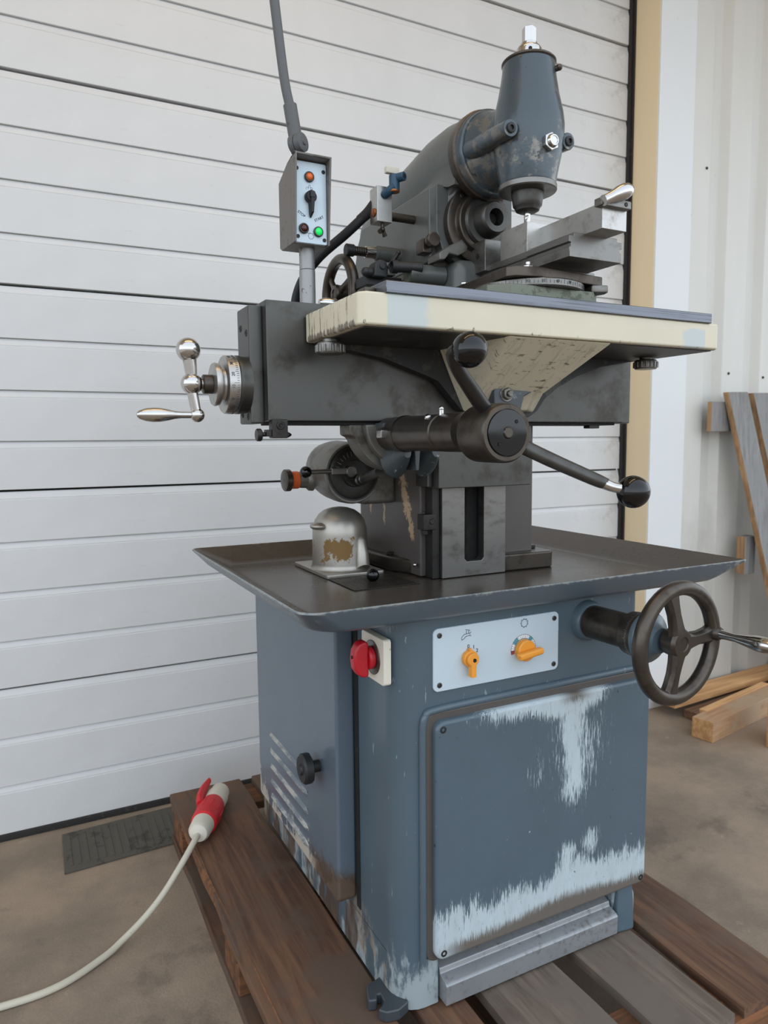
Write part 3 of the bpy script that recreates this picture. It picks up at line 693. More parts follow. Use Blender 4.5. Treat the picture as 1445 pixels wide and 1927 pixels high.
b.cyl((.381, 1.204, 1.164), (.374, 1.204, 1.164), .004); b.cyl((.374, 1.204, 1.163), (.365, 1.204, 1.163), .011, .0015)
b.cyl((.419, 1.204, 1.163), (.424, 1.204, 1.163), .005); b.cyl((.424, 1.204, 1.163), (.429, 1.204, 1.163), .004, r2=.002)
b.cyl((.405, 1.192, 1.179), (.405, 1.189, 1.179), .007); b.cyl((.405, 1.189, 1.179), (.405, 1.1885, 1.179), .0035)
b.obj('limit_stop', 'iron_dark', mc)
b = MB(); b.box(1.13, 1.16, 1.215, 1.235, 1.174, 1.188, .002); b.obj('limit_stop', 'iron_dark', mc)
# ---- X dial with ball crank
yc, zc = 1.25, 1.251
b = MB(); b.lathe([(0, 0), (0, .049), (.012, .0495), (.014, .051), (.020, .051), (.022, .049), (.0225, 0)], (.3625, yc, zc), (-1, 0, 0), 48); b.obj('dial_housing', 'steel_dark', mc)
b = MB(); b.lathe([(0, 0), (0, .0505), (.016, .0505), (.0185, .049), (.0185, .03), (.024, .028), (.027, .026), (.027, 0)], (.340, yc, zc), (-1, 0, 0), 48)
dl = b.obj('graduated_dial', 'steel_light', mc)
b = MB()
for i in range(80):
    a = 2 * PI * i / 80; L = .009 if i % 10 == 0 else (.006 if i % 5 == 0 else .004)
    ca, sa = math.cos(a), math.sin(a)
    b.box(-L / 2, L / 2, -.0003, .0003, -.0002, .0004, 0, mat=Matrix.Translation((.3375 - L / 2, yc + .0505 * ca, zc + .0505 * sa)) @ Matrix.Rotation(a - PI / 2, 4, 'X'))
b.obj('graduation', 'ink', dl)
for i, t_ in ((0, '0'), (1, '10'), (2, '20'), (3, '30'), (4, '40')):
    a = PI + .55 - i * .42
    o = text(t_, .0075, (.3275, yc + .0508 * math.cos(a), zc + .0508 * math.sin(a)), (0, 0, 0), 'ink', dl, 'numeral')
    n_ = V((0, math.cos(a), math.sin(a))); up_ = V((-1, 0, 0)); rt_ = up_.cross(n_)
    o.rotation_euler = Matrix((rt_, up_, n_)).transposed().to_euler()
b = MB(); b.lathe([(0, 0), (0, .036), (.006, .0375), (.010, .036), (.011, .03), (.011, 0)], (.3135, yc, zc), (-1, 0, 0), 40); b.obj('lock_ring', 'steel_light', mc)
b = MB(); b.hexn((.303, yc, zc), (.286, yc, zc), .0165, seg=16); b.obj('hub_nut', 'iron', mc)
b = MB()
b.ball((.268, yc, zc), .0185, 14, 28); b.cyl((.29, yc, zc), (.265, yc, zc), .009)
b.tube([(.268, yc, zc + .012), (.2655, yc, zc + .04)], [.0095, .0118], 16, smooth=False)
b.ball((.264, yc, zc + .057), .0205, 14, 28)
b.tube([(.268, yc, zc - .012), (.274, yc, zc - .048)], [.0095, .0085], 16, smooth=False)
b.ball((.2755, yc, zc - .053), .0125, 12, 24)
cr_ = b.obj('ball_crank', 'chrome', mc, label='polished steel ball crank')
b = MB(); b.lathe([(0, 0), (0, .0055), (.020, .0058), (.030, .0068), (.042, .0098), (.055, .0122), (.066, .0125), (.078, .011), (.088, .0075), (.092, .004), (.093, 0)], (.268, yc, zc - .053), (-1, 0, .0), 24); b.obj('handle', 'chrome', cr_)
# ---- table: cream bracket casting with a steel top
b = MB()
tb = [(.467, .970), (1.226, .970), (1.238, .982), (1.238, 1.195), (.456, 1.195), (.456, .981)]
b.prism(tb, 'z', 1.3225, 1.3715, .004, 3, 20)
table = b.obj('table_casting', 'cream', mc)
# dark sheet painted as the shade of the hollow underside, plus rear web
b = MB(); b.prism([(.470, .984), (1.226, .984), (1.226, 1.192), (.470, 1.192)], 'z', 1.3205, 1.3235, 0)
b.prism([(.470, 1.322), (.486, 1.318), (.60, 1.300), (.688, 1.272), (.715, 1.262), (.765, 1.210), (.80, 1.196), (.93, 1.196), (.95, 1.208), (.972, 1.235), (1.005, 1.258), (1.06, 1.284), (1.12, 1.304), (1.215, 1.320), (1.215, 1.323)], 'y', 1.175, 1.1985, .004, 2, 20)
b.obj('table_web', 'cast_dark', mc)
b = MB()
# front wedge between the apron and the beam
A = [(.728, .9745, 1.322), (.958, .9745, 1.322), (.985, 1.175, 1.322), (.715, 1.175, 1.322)]
Bt = [(.762, 1.105, 1.243), (.905, 1.105, 1.236), (.965, 1.175, 1.246), (.745, 1.175, 1.256)]
Cc = [(.800, 1.135, 1.205), (.895, 1.13, 1.207), (.940, 1.175, 1.206), (.770, 1.175, 1.205)]
b.loft([A, Bt, Cc], bev=.004)
b.obj('table_knee_web', 'cream', mc)
b = MB(); b.prism([(.788, 1.243), (.800, 1.250), (.868, 1.250), (.888, 1.246), (.858, 1.232), (.850, 1.205), (.80, 1.203), (.79, 1.21)], 'y', 1.098, 1.14, .003); b.obj('bolt_pocket', 'paint_dark', mc)
b = MB(); b.hexn((.816, 1.098, 1.236), (.816, 1.089, 1.236), .0115); b.cyl((.816, 1.089, 1.236), (.816, 1.084, 1.236), .006); b.cyl((.816, 1.099, 1.236), (.816, 1.096, 1.236), .015); b.obj('clamp_bolt', 'steel', mc)
b = MB()
prf = [(.496, 1.372), (1.204, 1.372), (1.206, 1.374), (1.206, 1.390), (1.204, 1.392), (.498, 1.392), (.496, 1.390)]
slots = [1.03, 1.085, 1.14]
yy = [.966]
top_prof = [(.966, 1.3705), (.966, 1.3885)]
for s_ in slots: top_prof += [(s_ - .006, 1.3885), (s_ - .006, 1.380), (s_ + .006, 1.380), (s_ + .006, 1.3885)]
top_prof += [(1.19, 1.3885), (1.19, 1.3705)]
b.prism(top_prof, 'x', .497, 1.204, .001, 1)
b.obj('table_top', 'table_steel', mc, label='brushed steel table top with T-slots')
b = MB(); b.box(.478, .497, 1.0, 1.03, 1.3715, 1.384, .003); b.obj('table_stop', 'iron', mc)
for (x, y) in ((.474, 1.128), (1.190, 1.115)):
    b = MB(); b.cyl((x, y, 1.322), (x, y, 1.314), .013)
    prk = [(0, 0), (0, .021), (.003, .0235), (.016, .0235), (.019, .021), (.019, 0)]
    b.lathe(prk, (x, y, 1.3155), (0, 0, -1), 24)
    for i in range(16):
        a = 2 * PI * i / 16; b.tube([(x + .0235 * math.cos(a), y + .0235 * math.sin(a), 1.311), (x + .0235 * math.cos(a), y + .0235 * math.sin(a), 1.2995)], .0022, 8, smooth=False)
    b.obj('knurled_knob', 'steel', mc)
# ---- quick-feed lever hub
hx, hz = .606, 1.160
b = MB(); b.lathe([(0, 0), (0, .031), (.06, .0315), (.062, .033), (.068, .033), (.070, .0315), (.12, .0305), (.20, .0305), (.202, .0285), (.208, .0285), (.21, .031), (.275, .031), (.275, 0)], (.622, 1.195, hz + .003), (-.036, -1, 0), 36)
b.obj('lever_shaft', 'iron', mc)
b = MB(); b.ball((.600, 1.02, hz + .028), .006); b.obj('oil_nipple', 'chrome', mc)
b = MB(); b.cyl((.604, .985, hz + .028), (.604, .985, hz + .040), .004); b.ball((.604, .985, hz + .041), .0042)
b.obj('oil_nipple', 'chrome', mc)
b = MB(); yh = .813
b.lathe([(-.072, 0), (-.072, .036), (-.066, .042), (-.02, .0425), (-.004, .042), (.0, .039), (.0, .0335), (-.003, .033), (-.003, 0)], (hx, yh, hz), (-.02, -1, 0), 48)
hub = b.obj('lever_hub', 'iron', mc)
b = MB(); b.lathe([(-.004, 0), (-.004, .0325), (.0012, .0325), (.002, .0315), (.002, .0085), (.0035, .0075), (.0035, .0)], (hx, yh, hz), (-.02, -1, 0), 48)
b.obj('hub_cap', 'black', hub)
b = MB(); b.cyl((hx, yh - .002, hz), (hx, yh - .0045, hz), .0075); b.obj('cap_screw', 'iron', hub)
for a in (-2.3, .84): b = MB(); b.cyl((hx + .021 * math.cos(a), yh - .0018, hz + .021 * math.sin(a)), (hx + .021 * math.cos(a), yh - .0028, hz + .021 * math.sin(a)), .0028); b.obj('pin_hole', 'void', hub)
b = MB(); b.tube([(.588, .838, 1.190), (.556, .826, 1.218), (.524, .815, 1.248), (.512, .806, 1.264), (.516, .794, 1.268)], [.0115, .0110, .0095, .0085, .0085], 16)
b.lathe([(0, 0), (0, .0135), (.006, .0135), (.008, .011), (.008, 0)], (.593, .841, 1.185), (-.69, -.26, .62), 20)
la = b.obj('lever_arm', 'iron_dark', hub)
b = MB(); b.ball((.5225, .782, 1.266), .0232, 18, 36); b.obj('ball_knob', 'black', hub, label='glossy black ball knob')
b = MB(); b.tube([(.634, .838, 1.148), (.675, .805, 1.122), (.722, .765, 1.094), (.736, .755, 1.087)], [.0110, .0105, .0095, .008], 16)
b.lathe([(0, 0), (0, .0135), (.006, .0135), (.008, .011), (.008, 0)], (.631, .842, 1.150), (.78, -.5, -.42), 20)
b.obj('lever_arm', 'steel_dark', hub)
b = MB(); b.tube([(.730, .760, 1.090), (.742, .749, 1.083), (.760, .739, 1.079)], [.0085, .0072, .007], 16); b.obj('lever_neck', 'chrome', hub)
b = MB(); b.ball((.770, .738, 1.0755), .0232, 18, 36); b.obj('ball_knob', 'black', hub, label='glossy black ball knob')
# ---- feed gearbox left of the column
gx, gz = .640, 1.082
b = MB()
rings = []
for (y, r, dx, dz) in ((1.405, .064, 0, 0), (1.412, .067, 0, 0), (1.45, .068, 0, .001), (1.50, .067, .002, .004), (1.55, .061, .006, .006), (1.58, .050, .012, .006), (1.595, .030, .016, .005)):
    rings.append([(gx + dx + r * math.cos(2 * PI * i / 28), y, gz + dz + r * math.sin(2 * PI * i / 28)) for i in range(28)])
b.loft(rings)
b.box(.66, .748, 1.41, 1.55, 1.012, 1.13, .01, 3)
gb = b.obj('feed_gearbox', 'grey_iron', mc)
b = MB(); b.lathe([(0, 0), (0, .060), (-.004, .058), (.002, .055), (.004, .048), (.004, .030), (.008, .028), (.008, 0)], (gx, 1.4045, gz), (0, -1, 0), 36); b.obj('gearbox_face', 'iron_dark', gb)
b = MB()
for i in range(7):
    a = math.radians(100 + i * 12); b.box(-.0004, .0004, -.0004, .0004, -.005, .005, 0, mat=Matrix.Translation((gx + .042 * math.cos(a), 1.400, gz + .042 * math.sin(a))) @ Matrix.Rotation(-(a - PI / 2), 4, 'Y'))
b.obj('scale_marks', 'steel_light', gb)
b = MB(); b.cyl((.606, 1.395, gz + .006), (.535, 1.392, gz + .006), .0055); b.box(.582, .632, 1.388, 1.400, gz - .001, gz + .013, .002); b.cyl((.628, 1.404, gz + .004), (.628, 1.386, gz + .004), .012); b.obj('gear_lever', 'steel', gb)
b = MB(); b.ball((.525, 1.391, gz + .006), .0125); b.obj('ball_knob', 'black', gb)
b = MB(); b.lathe([(0, 0), (0, .026), (.008, .025), (.014, .019), (.034, .018), (.034, 0)], (.582, 1.505, 1.066), (-1, 0, 0), 28); b.obj('knob_collar', 'grey_iron', gb)
b = MB(); b.cyl((.549, 1.505, 1.066), (.530, 1.505, 1.066), .0195); b.obj('orange_band', 'orange_band', gb, label='orange ring with worn numerals')
b = MB(); b.lathe([(0, 0), (0, .0225), (.002, .0245), (.013, .0245), (.015, .022), (.015, .006), (.0155, .005), (.0155, 0)], (.531, 1.505, 1.066), (-1, 0, 0), 20); b.obj('feed_knob', 'iron', gb)
b = MB(); b.lathe([(0, 0), (0, .011), (.010, .012), (.02, .0125), (.022, .010), (.03, .010), (.032, .0115), (.040, .0115), (.042, .0095), (.135, .0095), (.135, 0)], (.648, 1.402, 1.064), (-.10, -1, .19), 20); b.obj('drive_shaft', 'steel_dark', mc)
# ---- domed cover on the tray
b = MB(); b.prism(rrect(.563, .700, 1.377, 1.583, .006, 3), 'z', .8605, .869, .002)
dc = b.obj('dome_base_plate', 'dome', mc)
b = MB()
cx, cy = .633, 1.470
rows = []
for (z, r) in ((.868, .067), (.872, .064), (.880, .062), (.945, .0605), (.960, .0595), (.976, .055), (.989, .046), (.998, .034), (1.003, .019), (1.005, .004)):
    rows.append([(cx + r * math.cos(2 * PI * i / 32), cy + r * 1.1 * math.sin(2 * PI * i / 32), z) for i in range(32)])
b.loft(rows)
# sloping hump at the front and the small lip high on the left
b.loft([[(.658 + hw_ * math.cos(PI * i / 10), yy_ - .012 * math.sin(PI * i / 10), z_ - .0 + .010 * math.sin(PI * i / 10)) for i in range(11)] + [(.658 - hw_, 1.46, z_ - .012), (.658 + hw_, 1.46, z_ - .012)] for (hw_, yy_, z_) in ((.008, 1.424, .936), (.012, 1.412, .926), (.015, 1.404, .900), (.016, 1.402, .872))])
b.lathe([(-.020 * math.cos(PI * i / 8), .020 * math.sin(PI * i / 8) if 0 < i < 8 else 0) for i in range(9)], (.574, 1.452, .966), (0, 1, 0), 16, .42, .9)
b.obj('dome_cover', 'dome', mc, label='silver domed pump cover with flaking brown lacquer', smooth=50)
# ---- control pendant on its pole
b = MB(); b.cyl((.5055, 1.31, 1.392), (.5055, 1.31, 1.475), .0152, seg=24); b.cyl((.5055, 1.31, 1.475), (.5055, 1.31, 1.53), .0148, seg=24); b.lathe([(0, 0), (0, .021), (.012, .019), (.02, .0155), (.02, 0)], (.5055, 1.31, 1.392), (0, 0, 1), 24)
b.obj('pendant_pole', 'pole', mc)
b = MB()
sec = [(1.258, 1.514), (1.352, 1.514), (1.362, 1.522), (1.362, 1.632), (1.30, 1.664), (1.258, 1.668)]
# shell: back box plus a rim standing forward of the plate
xa, xb = .466, .5365
b.prism([(1.2815, 1.5142), (1.340, 1.514), (1.350, 1.520), (1.350, 1.640), (1.30, 1.662), (1.2815, 1.6655)], 'x', xa, xb, .0012, 2)
t = 0.0035
b.prism([(1.266, 1.5142), (1.2815, 1.5142), (1.2815, 1.6655), (1.255, 1.668)], 'x', xa, xa + t, .0008); b.prism([(1.270, 1.5142), (1.2815, 1.5142), (1.2815, 1.6655), (1.255, 1.668)], 'x', xb - t, xb, .0008)
b.prism([(1.255, 1.6645), (1.2815, 1.662), (1.2815, 1.6655), (1.255, 1.668)], 'x', xa, xb, .0008)
pd = b.obj('control_pendant', 'pendant', mc, label='grey control box with silver plate on a pole')
b = MB(); b.prism(rrect(xa + .0040, xb - .0040, 1.5155, 1.660, .003, 3), 'y', 1.274, 1.2812, .0006, 1); b.obj('pendant_plate', 'plate', pd)
yp = 1.274
for x, z in ((.475, 1.526), (.527, 1.524), (.527, 1.646), (.475, 1.646)):
    screw(MB(), (x, yp, z), (0, -1, 0), .0036, .0012).obj('screw', 'black_matte', pd)
def lampbtn(x, z, mt, nm):
    b = MB(); b.lathe([(0, 0), (0, .0093), (.004, .0093), (.0055, .008), (.0055, .0072), (.003, .007), (.003, 0)], (x, yp, z), (0, -1, 0), 24); b.obj(nm + '_bezel', 'steel_dark', pd)
    b = MB(); b.lathe([(0, 0), (0, .0070), (.005, .0068), (.0068, .0052), (.0078, .003), (.008, 0)], (x, yp, z), (0, -1, 0), 20); b.obj(nm, mt, pd)
lampbtn(.4985, 1.633, 'amber', 'amber_lamp'); lampbtn(.486, 1.5405, 'dark_red', 'stop_button'); lampbtn(.5145, 1.5375, 'green', 'start_button')
b = MB(); b.lathe([(0, 0), (0, .0108), (.009, .0105), (.011, .0088), (.011, 0)], (.4995, yp, 1.597), (0, -1, 0), 24)
b.loft([[(.4935, yp - .001, 1.593), (.5065, yp - .001, 1.593), (.5065, yp - .001, 1.606), (.4935, yp - .001, 1.604)], [(.4955, yp - .016, 1.594), (.5045, yp - .016, 1.594), (.5045, yp - .016, 1.604), (.4965, yp - .016, 1.607)]], bev=.001)
b.loft([[(.4945, yp - .0015, 1.600), (.5058, yp - .0015, 1.600), (.5042, yp - .016, 1.601), (.4965, yp - .016, 1.601)], [(.4968, yp - .0015, 1.566), (.5035, yp - .0015, 1.566), (.5030, yp - .012, 1.569), (.4985, yp - .012, 1.569)], [(.4985, yp - .0015, 1.5605), (.5010, yp - .0015, 1.5605), (.5005, yp - .004, 1.562), (.4992, yp - .004, 1.562)]], bev=.0008)
b.obj('pointer_knob', 'black_matte', pd)
text('STOP', .0068, (.4825, yp - .0003, 1.566), (PI / 2, math.radians(32), 0), 'ink', pd)
text('START', .0068, (.517, yp - .0003, 1.5615), (PI / 2, math.radians(-28), 0), 'ink', pd)
b = MB(); gear_icon(b, .5005, yp - .0002, 1.5285, .0062, 9, .0003)
b.tube([(.493, yp - .0002, 1.5345), (.4965, yp - .0002, 1.5325), (.4985, yp - .0002, 1.535)], .0003, 4, smooth=False); b.obj('gear_symbol', 'ink', pd)
b = MB()
for P in ([(.492, 1.611), (.494, 1.6155), (.498, 1.6145)], [(.505, 1.6115), (.5045, 1.6155), (.501, 1.6145)], [(.4965, 1.611), (.498, 1.6185), (.4995, 1.6195), (.501, 1.6175), (.502, 1.611)]):
    b.tube([(p[0], yp - .0002, p[1]) for p in P], .0003, 4, smooth=False)
b.obj('spindle_symbol', 'ink', pd)
# lamp arm rising from the pendant and out of the picture
b = MB(); b.cyl((.489, 1.300, 1.660), (.489, 1.300, 1.684), .0095); b.cyl((.489, 1.300, 1.667), (.489, 1.300, 1.674), .0105)
la = b.obj('arm_base', 'arm_grey', mc)
b = MB(); b.lathe([(-.0135, 0), (-.0135, .0125), (-.012, .0165), (-.001, .0168), (-.001, .015), (.001, .015), (.001, .0168), (.012, .0165), (.0135, .0125), (.0135, .006), (.016, .005), (.016, 0)], (.4855, 1.292, 1.696), (.55, -.83, .05), 28, 1, 1)
b.cyl((.487, 1.297, 1.680), (.487, 1.297, 1.690), .0125); b.obj('arm_joint', 'arm_grey', mc)
b = MB(); b.cyl((.484, 1.300, 1.706), (.474, 1.300, 1.766), .0125, .0015); b.obj('arm_sleeve', 'arm_grey', mc)
b = MB(); b.tube([(.4745, 1.300, 1.760), (.4635, 1.300, 1.815), (.446, 1.300, 1.965), (.430, 1.300, 2.12)], .0088, 16); b.obj('arm_tube', 'arm_grey', mc, label='grey lamp arm tube rising out of frame')
# ---- ram handwheel behind the table
def wheel(mb, c, d, R, rr, hubr, nsp, a0, sp=.009, hubd=.02, inset=.006, angs=None):
    c = V(c); d = V(d).normalized()
    mb.torus(c, d, R - rr, [(rr * math.cos(2 * PI * i / 12), rr * math.sin(2 * PI * i / 12)) for i in range(12)], 56)
    r = V((0, 0, 1)); e1 = (r - d * r.dot(d)).normalized(); e2 = d.cross(e1)
    for i in range(nsp):
        a = a0 + 2 * PI * i / nsp if angs is None else angs[i]
        u_ = e1 * math.cos(a) + e2 * math.sin(a); t_ = d.cross(u_)
        p0 = c + d * inset + u_ * hubr * .6; p1 = c + u_ * (R - rr * 1.4)
        rings = []
        for k in range(5):
            f = k / 4; p = p0.lerp(p1, f); wd = sp * (1.15 - .4 * math.sin(f * PI)); th = sp * .55
            rings.append([p + t_ * wd + d * th * .3, p + t_ * wd * .6 + d * th, p - t_ * wd * .6 + d * th, p - t_ * wd + d * th * .3, p - t_ * wd - d * th * .8, p + t_ * wd - d * th * .8])
        mb.loft(rings)
    mb.lathe([(-hubd, 0), (-hubd, hubr * .85), (inset + .002, hubr), (inset + .008, hubr * .85), (inset + .0085, hubr * .5), (inset + .0065, hubr * .45), (inset + .0065, 0)], c, d, 32)
b = MB(); wheel(b, (.625, 1.43, 1.462), (-1, 0, 0), .083, .0115, .02, 3, math.radians(50), .008)
rw = b.obj('ram_handwheel', 'iron', mc)
b = MB(); b.cyl((.635, 1.43, 1.462), (.76, 1.43, 1.462), .016); b.obj('wheel_shaft', 'iron', mc)
b = MB(); b.lathe([(0, 0), (0, .005), (.012, .0055), (.025, .009), (.04, .0115), (.055, .010), (.065, .006), (.068, 0)], (.615, 1.362, 1.428), (-1, 0, 0), 20); b.obj('handle', 'chrome', rw)
# ---- spindle housing on the column, overarm, vertical head
AX = .840
b = MB()
b.prism([(1.262, 1.505), (1.63, 1.500), (1.622, 1.56), (1.600, 1.618), (1.575, 1.650), (1.262, 1.650)], 'x', .747, .934, .005, 3)
hs = b.obj('spindle_housing', 'ram', mc)
b = MB(); b.box(.752, .93, 1.255, 1.60, 1.492, 1.506, .001); b.prism([(.738, 1.470), (.752, 1.470), (.752, 1.492), (.738, 1.486)], 'y', 1.27, 1.58, .001); b.box(.738, .752, 1.27, 1.58, 1.487, 1.499, .001); b.obj('dovetail_way', 'iron', mc)
# front casting: angular shield, bearing rings, spindle nose
b = MB()
b.prism([(.749, 1.648), (.749, 1.560), (.765, 1.520), (.80, 1.500), (.88, 1.500), (.915, 1.52), (.931, 1.56), (.931, 1.648)], 'y', 1.238, 1.264, .003)
b.poly([(.749, 1.263, 1.648), (.749, 1.263, 1.575), (.775, 1.238, 1.60), (.79, 1.225, 1.645), (.88, 1.225, 1.645), (.931, 1.263, 1.648), (.931, 1.263, 1.575), (.905, 1.238, 1.60)], [(0, 1, 2, 3), (3, 2, 7, 4), (4, 7, 6, 5), (0, 3, 4, 5), (0, 5, 6, 1), (1, 6, 7, 2)], .002)
b.obj('spindle_shield', 'ram', mc)
NZ = 1.577
b = MB(); b.lathe([(0, 0), (0, .074), (.004, .076), (.018, .076), (.020, .073), (.021, .060), (.024, .058), (.032, .057), (.034, .054), (.034, .0)], (AX, 1.240, NZ), (0, -1, 0), 48)
br = b.obj('bearing_cover', 'iron', mc)
for a in (.9, 2.3, 3.9, 5.3):
    screw(MB(), (AX + .066 * math.cos(a), 1.2195, NZ + .066 * math.sin(a)), (0, -1, 0), .0042, .0015).obj('screw', 'steel_dark', br)
b = MB(); b.lathe([(0, 0), (0, .046), (.004, .047), (.010, .044), (.012, .034), (.034, .032), (.040, .0295), (.042, .0275), (.042, .0165), (.030, .013), (.01, .011), (.01, 0)], (AX, 1.2075, NZ), (0, -1, 0), 48); b.obj('spindle_nose', 'steel_dark', mc)
b = MB(); b.cyl((AX, 1.1965, NZ), (AX, 1.180, NZ), .0108); b.obj('spindle_bore', 'void', mc)
# clamps and small fittings on the housing side
b = MB(); b.box(.728, .750, 1.255, 1.285, 1.520, 1.548, .003); b.cyl((.741, 1.258, 1.541), (.741, 1.244, 1.541), .010); b.cyl((.741, 1.244, 1.541), (.741, 1.232, 1.541), .0135, .0012); b.cyl((.741, 1.25, 1.541), (.741, 1.246, 1.541), .012); b.obj('clamp_screw', 'iron', mc)
b = MB()
b.prism([(.742, 1.512), (.770, 1.530), (.805, 1.548), (.812, 1.540), (.805, 1.520), (.785, 1.510), (.765, 1.512), (.755, 1.500), (.742, 1.498)], 'y', 1.215, 1.262, .003)
b.obj('clamp_bracket', 'grey_iron', mc)
b = MB(); b.box(.775, .92, 1.205, 1.30, 1.395, 1.506, .024, 5); b.cyl((.775, 1.255, 1.478), (.70, 1.262, 1.478), .019); b.obj('slide_front', 'ram', mc)
b = MB(); b.cyl((.7005, 1.262, 1.478), (.697, 1.262, 1.478), .0185); b.obj('plug', 'greenish', mc)
b = MB(); b.cyl((.72, 1.245, 1.487), (.668, 1.26, 1.487), .0105, .001); b.lathe([(0, 0), (0, .0125), (.012, .0125), (.012, .010), (.003, .009), (.003, 0)], (.672, 1.259, 1.487), (-1, .1, 0), 20); b.obj('lever_socket', 'black_matte', mc)
b = MB(); b.prism([(.628, 1.468), (.630, 1.494), (.642, 1.502), (.655, 1.500), (.660, 1.485), (.658, 1.468)], 'y', 1.27, 1.30, .004); b.cyl((.632, 1.285, 1.478), (.618, 1.285, 1.478), .009); b.ball((.617, 1.285, 1.478), .009); b.cyl((.646, 1.27, 1.488), (.646, 1.267, 1.488), .006); b.box(.62, .70, 1.29, 1.34, 1.455, 1.475, .003); b.obj('stop_block', 'black_matte', mc)
b = MB(); b.cyl((.664, 1.28, 1.488), (.682, 1.272, 1.518), .0045); b.ball((.682, 1.272, 1.518), .0052); b.obj('stop_lever', 'iron_dark', mc)
b = MB(); b.prism([(.668, 1.480), (.690, 1.480), (.690, 1.510)], 'y', 1.30, 1.32, .001); b.obj('index_plate', 'steel', mc)
ys, zs = 1.39, 1.545
b = MB(); b.cyl((.640, ys, zs), (.622, ys, zs), .0125, .001); b.obj('spring_cap', 'black_matte', mc)
b = MB()
for i in range(6): b.torus((.643 + i * .0042, ys, zs), (1, 0, 0), .0085, [(.0016 * math.cos(2 * PI * k / 6), .0016 * math.sin(2 * PI * k / 6)) for k in range(6)], 16)
b.cyl((.64, ys, zs), (.668, ys, zs), .0065); b.obj('spring', 'iron', mc)
b = MB(); b.cyl((.666, ys, zs), (.690, ys, zs), .0118, .001); b.obj('spring_sleeve', 'chrome', mc)
b = MB(); b.cyl((.688, ys, zs), (.75, ys, zs), .0155, .003); b.obj('spring_boss', 'ram', mc)
# coolant manifold with cock and hose
b = MB(); b.box(.655, .6885, 1.308, 1.341, 1.585, 1.653, .0012)
cm = b.obj('coolant_block', 'steel_light', mc, label='square aluminium coolant block')
b = MB(); b.lathe([(0, 0), (0, .0085), (.002, .008), (.004, .005), (.0045, 0)], (.6545, 1.322, 1.604), (-1, 0, 0), 18); b.obj('round_screw', 'brass', cm)
b = MB(); b.cyl((.688, 1.324, 1.602), (.75, 1.324, 1.602), .0085); b.obj('support_rod', 'iron', cm)
b = MB(); b.tube([(.672, 1.309, 1.637), (.676, 1.297, 1.641), (.684, 1.285, 1.648)], .0088, 14); b.cyl((.684, 1.290, 1.640), (.684, 1.290, 1.670), .0105); b.cyl((.686, 1.29, 1.664), (.696, 1.270, 1.664), .0085)
b.obj('stopcock', 'blue_valve', cm)
b = MB(); b.cyl((.6935, 1.275, 1.664), (.6962, 1.2695, 1.664), .005); b.obj('cock_outlet', 'void', cm)
b = MB(); b.cyl((.684, 1.290, 1.637), (.684, 1.290, 1.642), .0105); b.obj('cock_ring', 'brass', cm)
b = MB(); b.box(.664, .693, 1.284, 1.296, 1.671, 1.684, .0025); b.obj('cock_handle', 'white_plastic', cm)
b = MB(); b.cyl((.672, 1.32, 1.585), (.672, 1.32, 1.575), .0035); b.ball((.672, 1.32, 1.573), .0055); b.tube([(.672, 1.32, 1.574), (.664, 1.316, 1.567)], [.003, .005], 8, smooth=False); b.tube([(.672, 1.32, 1.574), (.680, 1.324, 1.562)], [.003, .005], 8, smooth=False); b.obj('wing_screw', 'iron', cm)
b = MB(); b.tube([(.665, 1.338, 1.628), (.655, 1.350, 1.612), (.62, 1.38, 1.575), (.575, 1.43, 1.53), (.552, 1.48, 1.48), (.550, 1.50, 1.42), (.58, 1.50, 1.33), (.66, 1.50, 1.27), (.76, 1.50, 1.26)], .0098, 14); b.obj('coolant_hose', 'black_matte', mc)
b = MB(); b.tube([(.6655, 1.337, 1.629), (.655, 1.350, 1.612), (.641, 1.362, 1.598)], [.0108, .0108, .0100], 14); b.obj('hose_sleeve', 'rubber', mc)
# overarm
b = MB(); rings = []
def dsec(y, ra, zc_, zb, half_w):
    P = []
    n_ = 24
    for i in range(n_ + 1):
        a = math.radians(-25 + 230 * i / n_); P.append((AX + ra * math.cos(a), y, zc_ + ra * math.sin(a)))
    P += [(AX - half_w, y, zb), (AX + half_w, y, zb)]
    return P
for (y, ra, zc_, zb, hw) in ((1.205, .076, 1.700, 1.640, .070), (1.225, .078, 1.702, 1.640, .072), (1.26, .083, 1.702, 1.6505, .082), (1.32, .087, 1.695, 1.6505, .088), (1.42, .088, 1.675, 1.6505, .089), (1.52, .088, 1.655, 1.6505, .090), (1.60, .086, 1.632, 1.6305, .088), (1.625, .07, 1.60, 1.60, .072)):
    rings.append(dsec(y, ra, zc_, min(zb, zc_ - .02) if y > 1.55 else zb, hw))
b.loft(rings); b.obj('overarm', 'ram', mc, smooth=50)
b = MB()
b.prism([(1.22, 1.648), (1.30, 1.650), (1.30, 1.60), (1.255, 1.60), (1.235, 1.628)], 'x', .775, .905, .006)
b.obj('overarm_foot', 'ram', mc)
HY = 1.072
b = MB(); b.lathe([(0, 0), (0, .082), (.003, .084), (.020, .084), (.022, .081), (.024, .080), (.024, 0)], (AX, 1.210, 1.698), (0, -1, 0), 56); b.obj('swivel_ring', 'iron', mc)
b = MB()
b.lathe([(0, 0), (0, .080), (.012, .079), (.016, .074), (.016, 0)], (AX, 1.186, 1.698), (0, -1, 0), 56)
def sq(cx, cy, z, rx, ry, e=2.0, n=40):
    P = []
    for i in range(n):
        a = 2 * PI * i / n; c_, s_ = math.cos(a), math.sin(a)
        P.append((cx + rx * math.copysign(abs(c_) ** (2 / e), c_), cy + ry * math.copysign(abs(s_) ** (2 / e), s_), z))
    return P
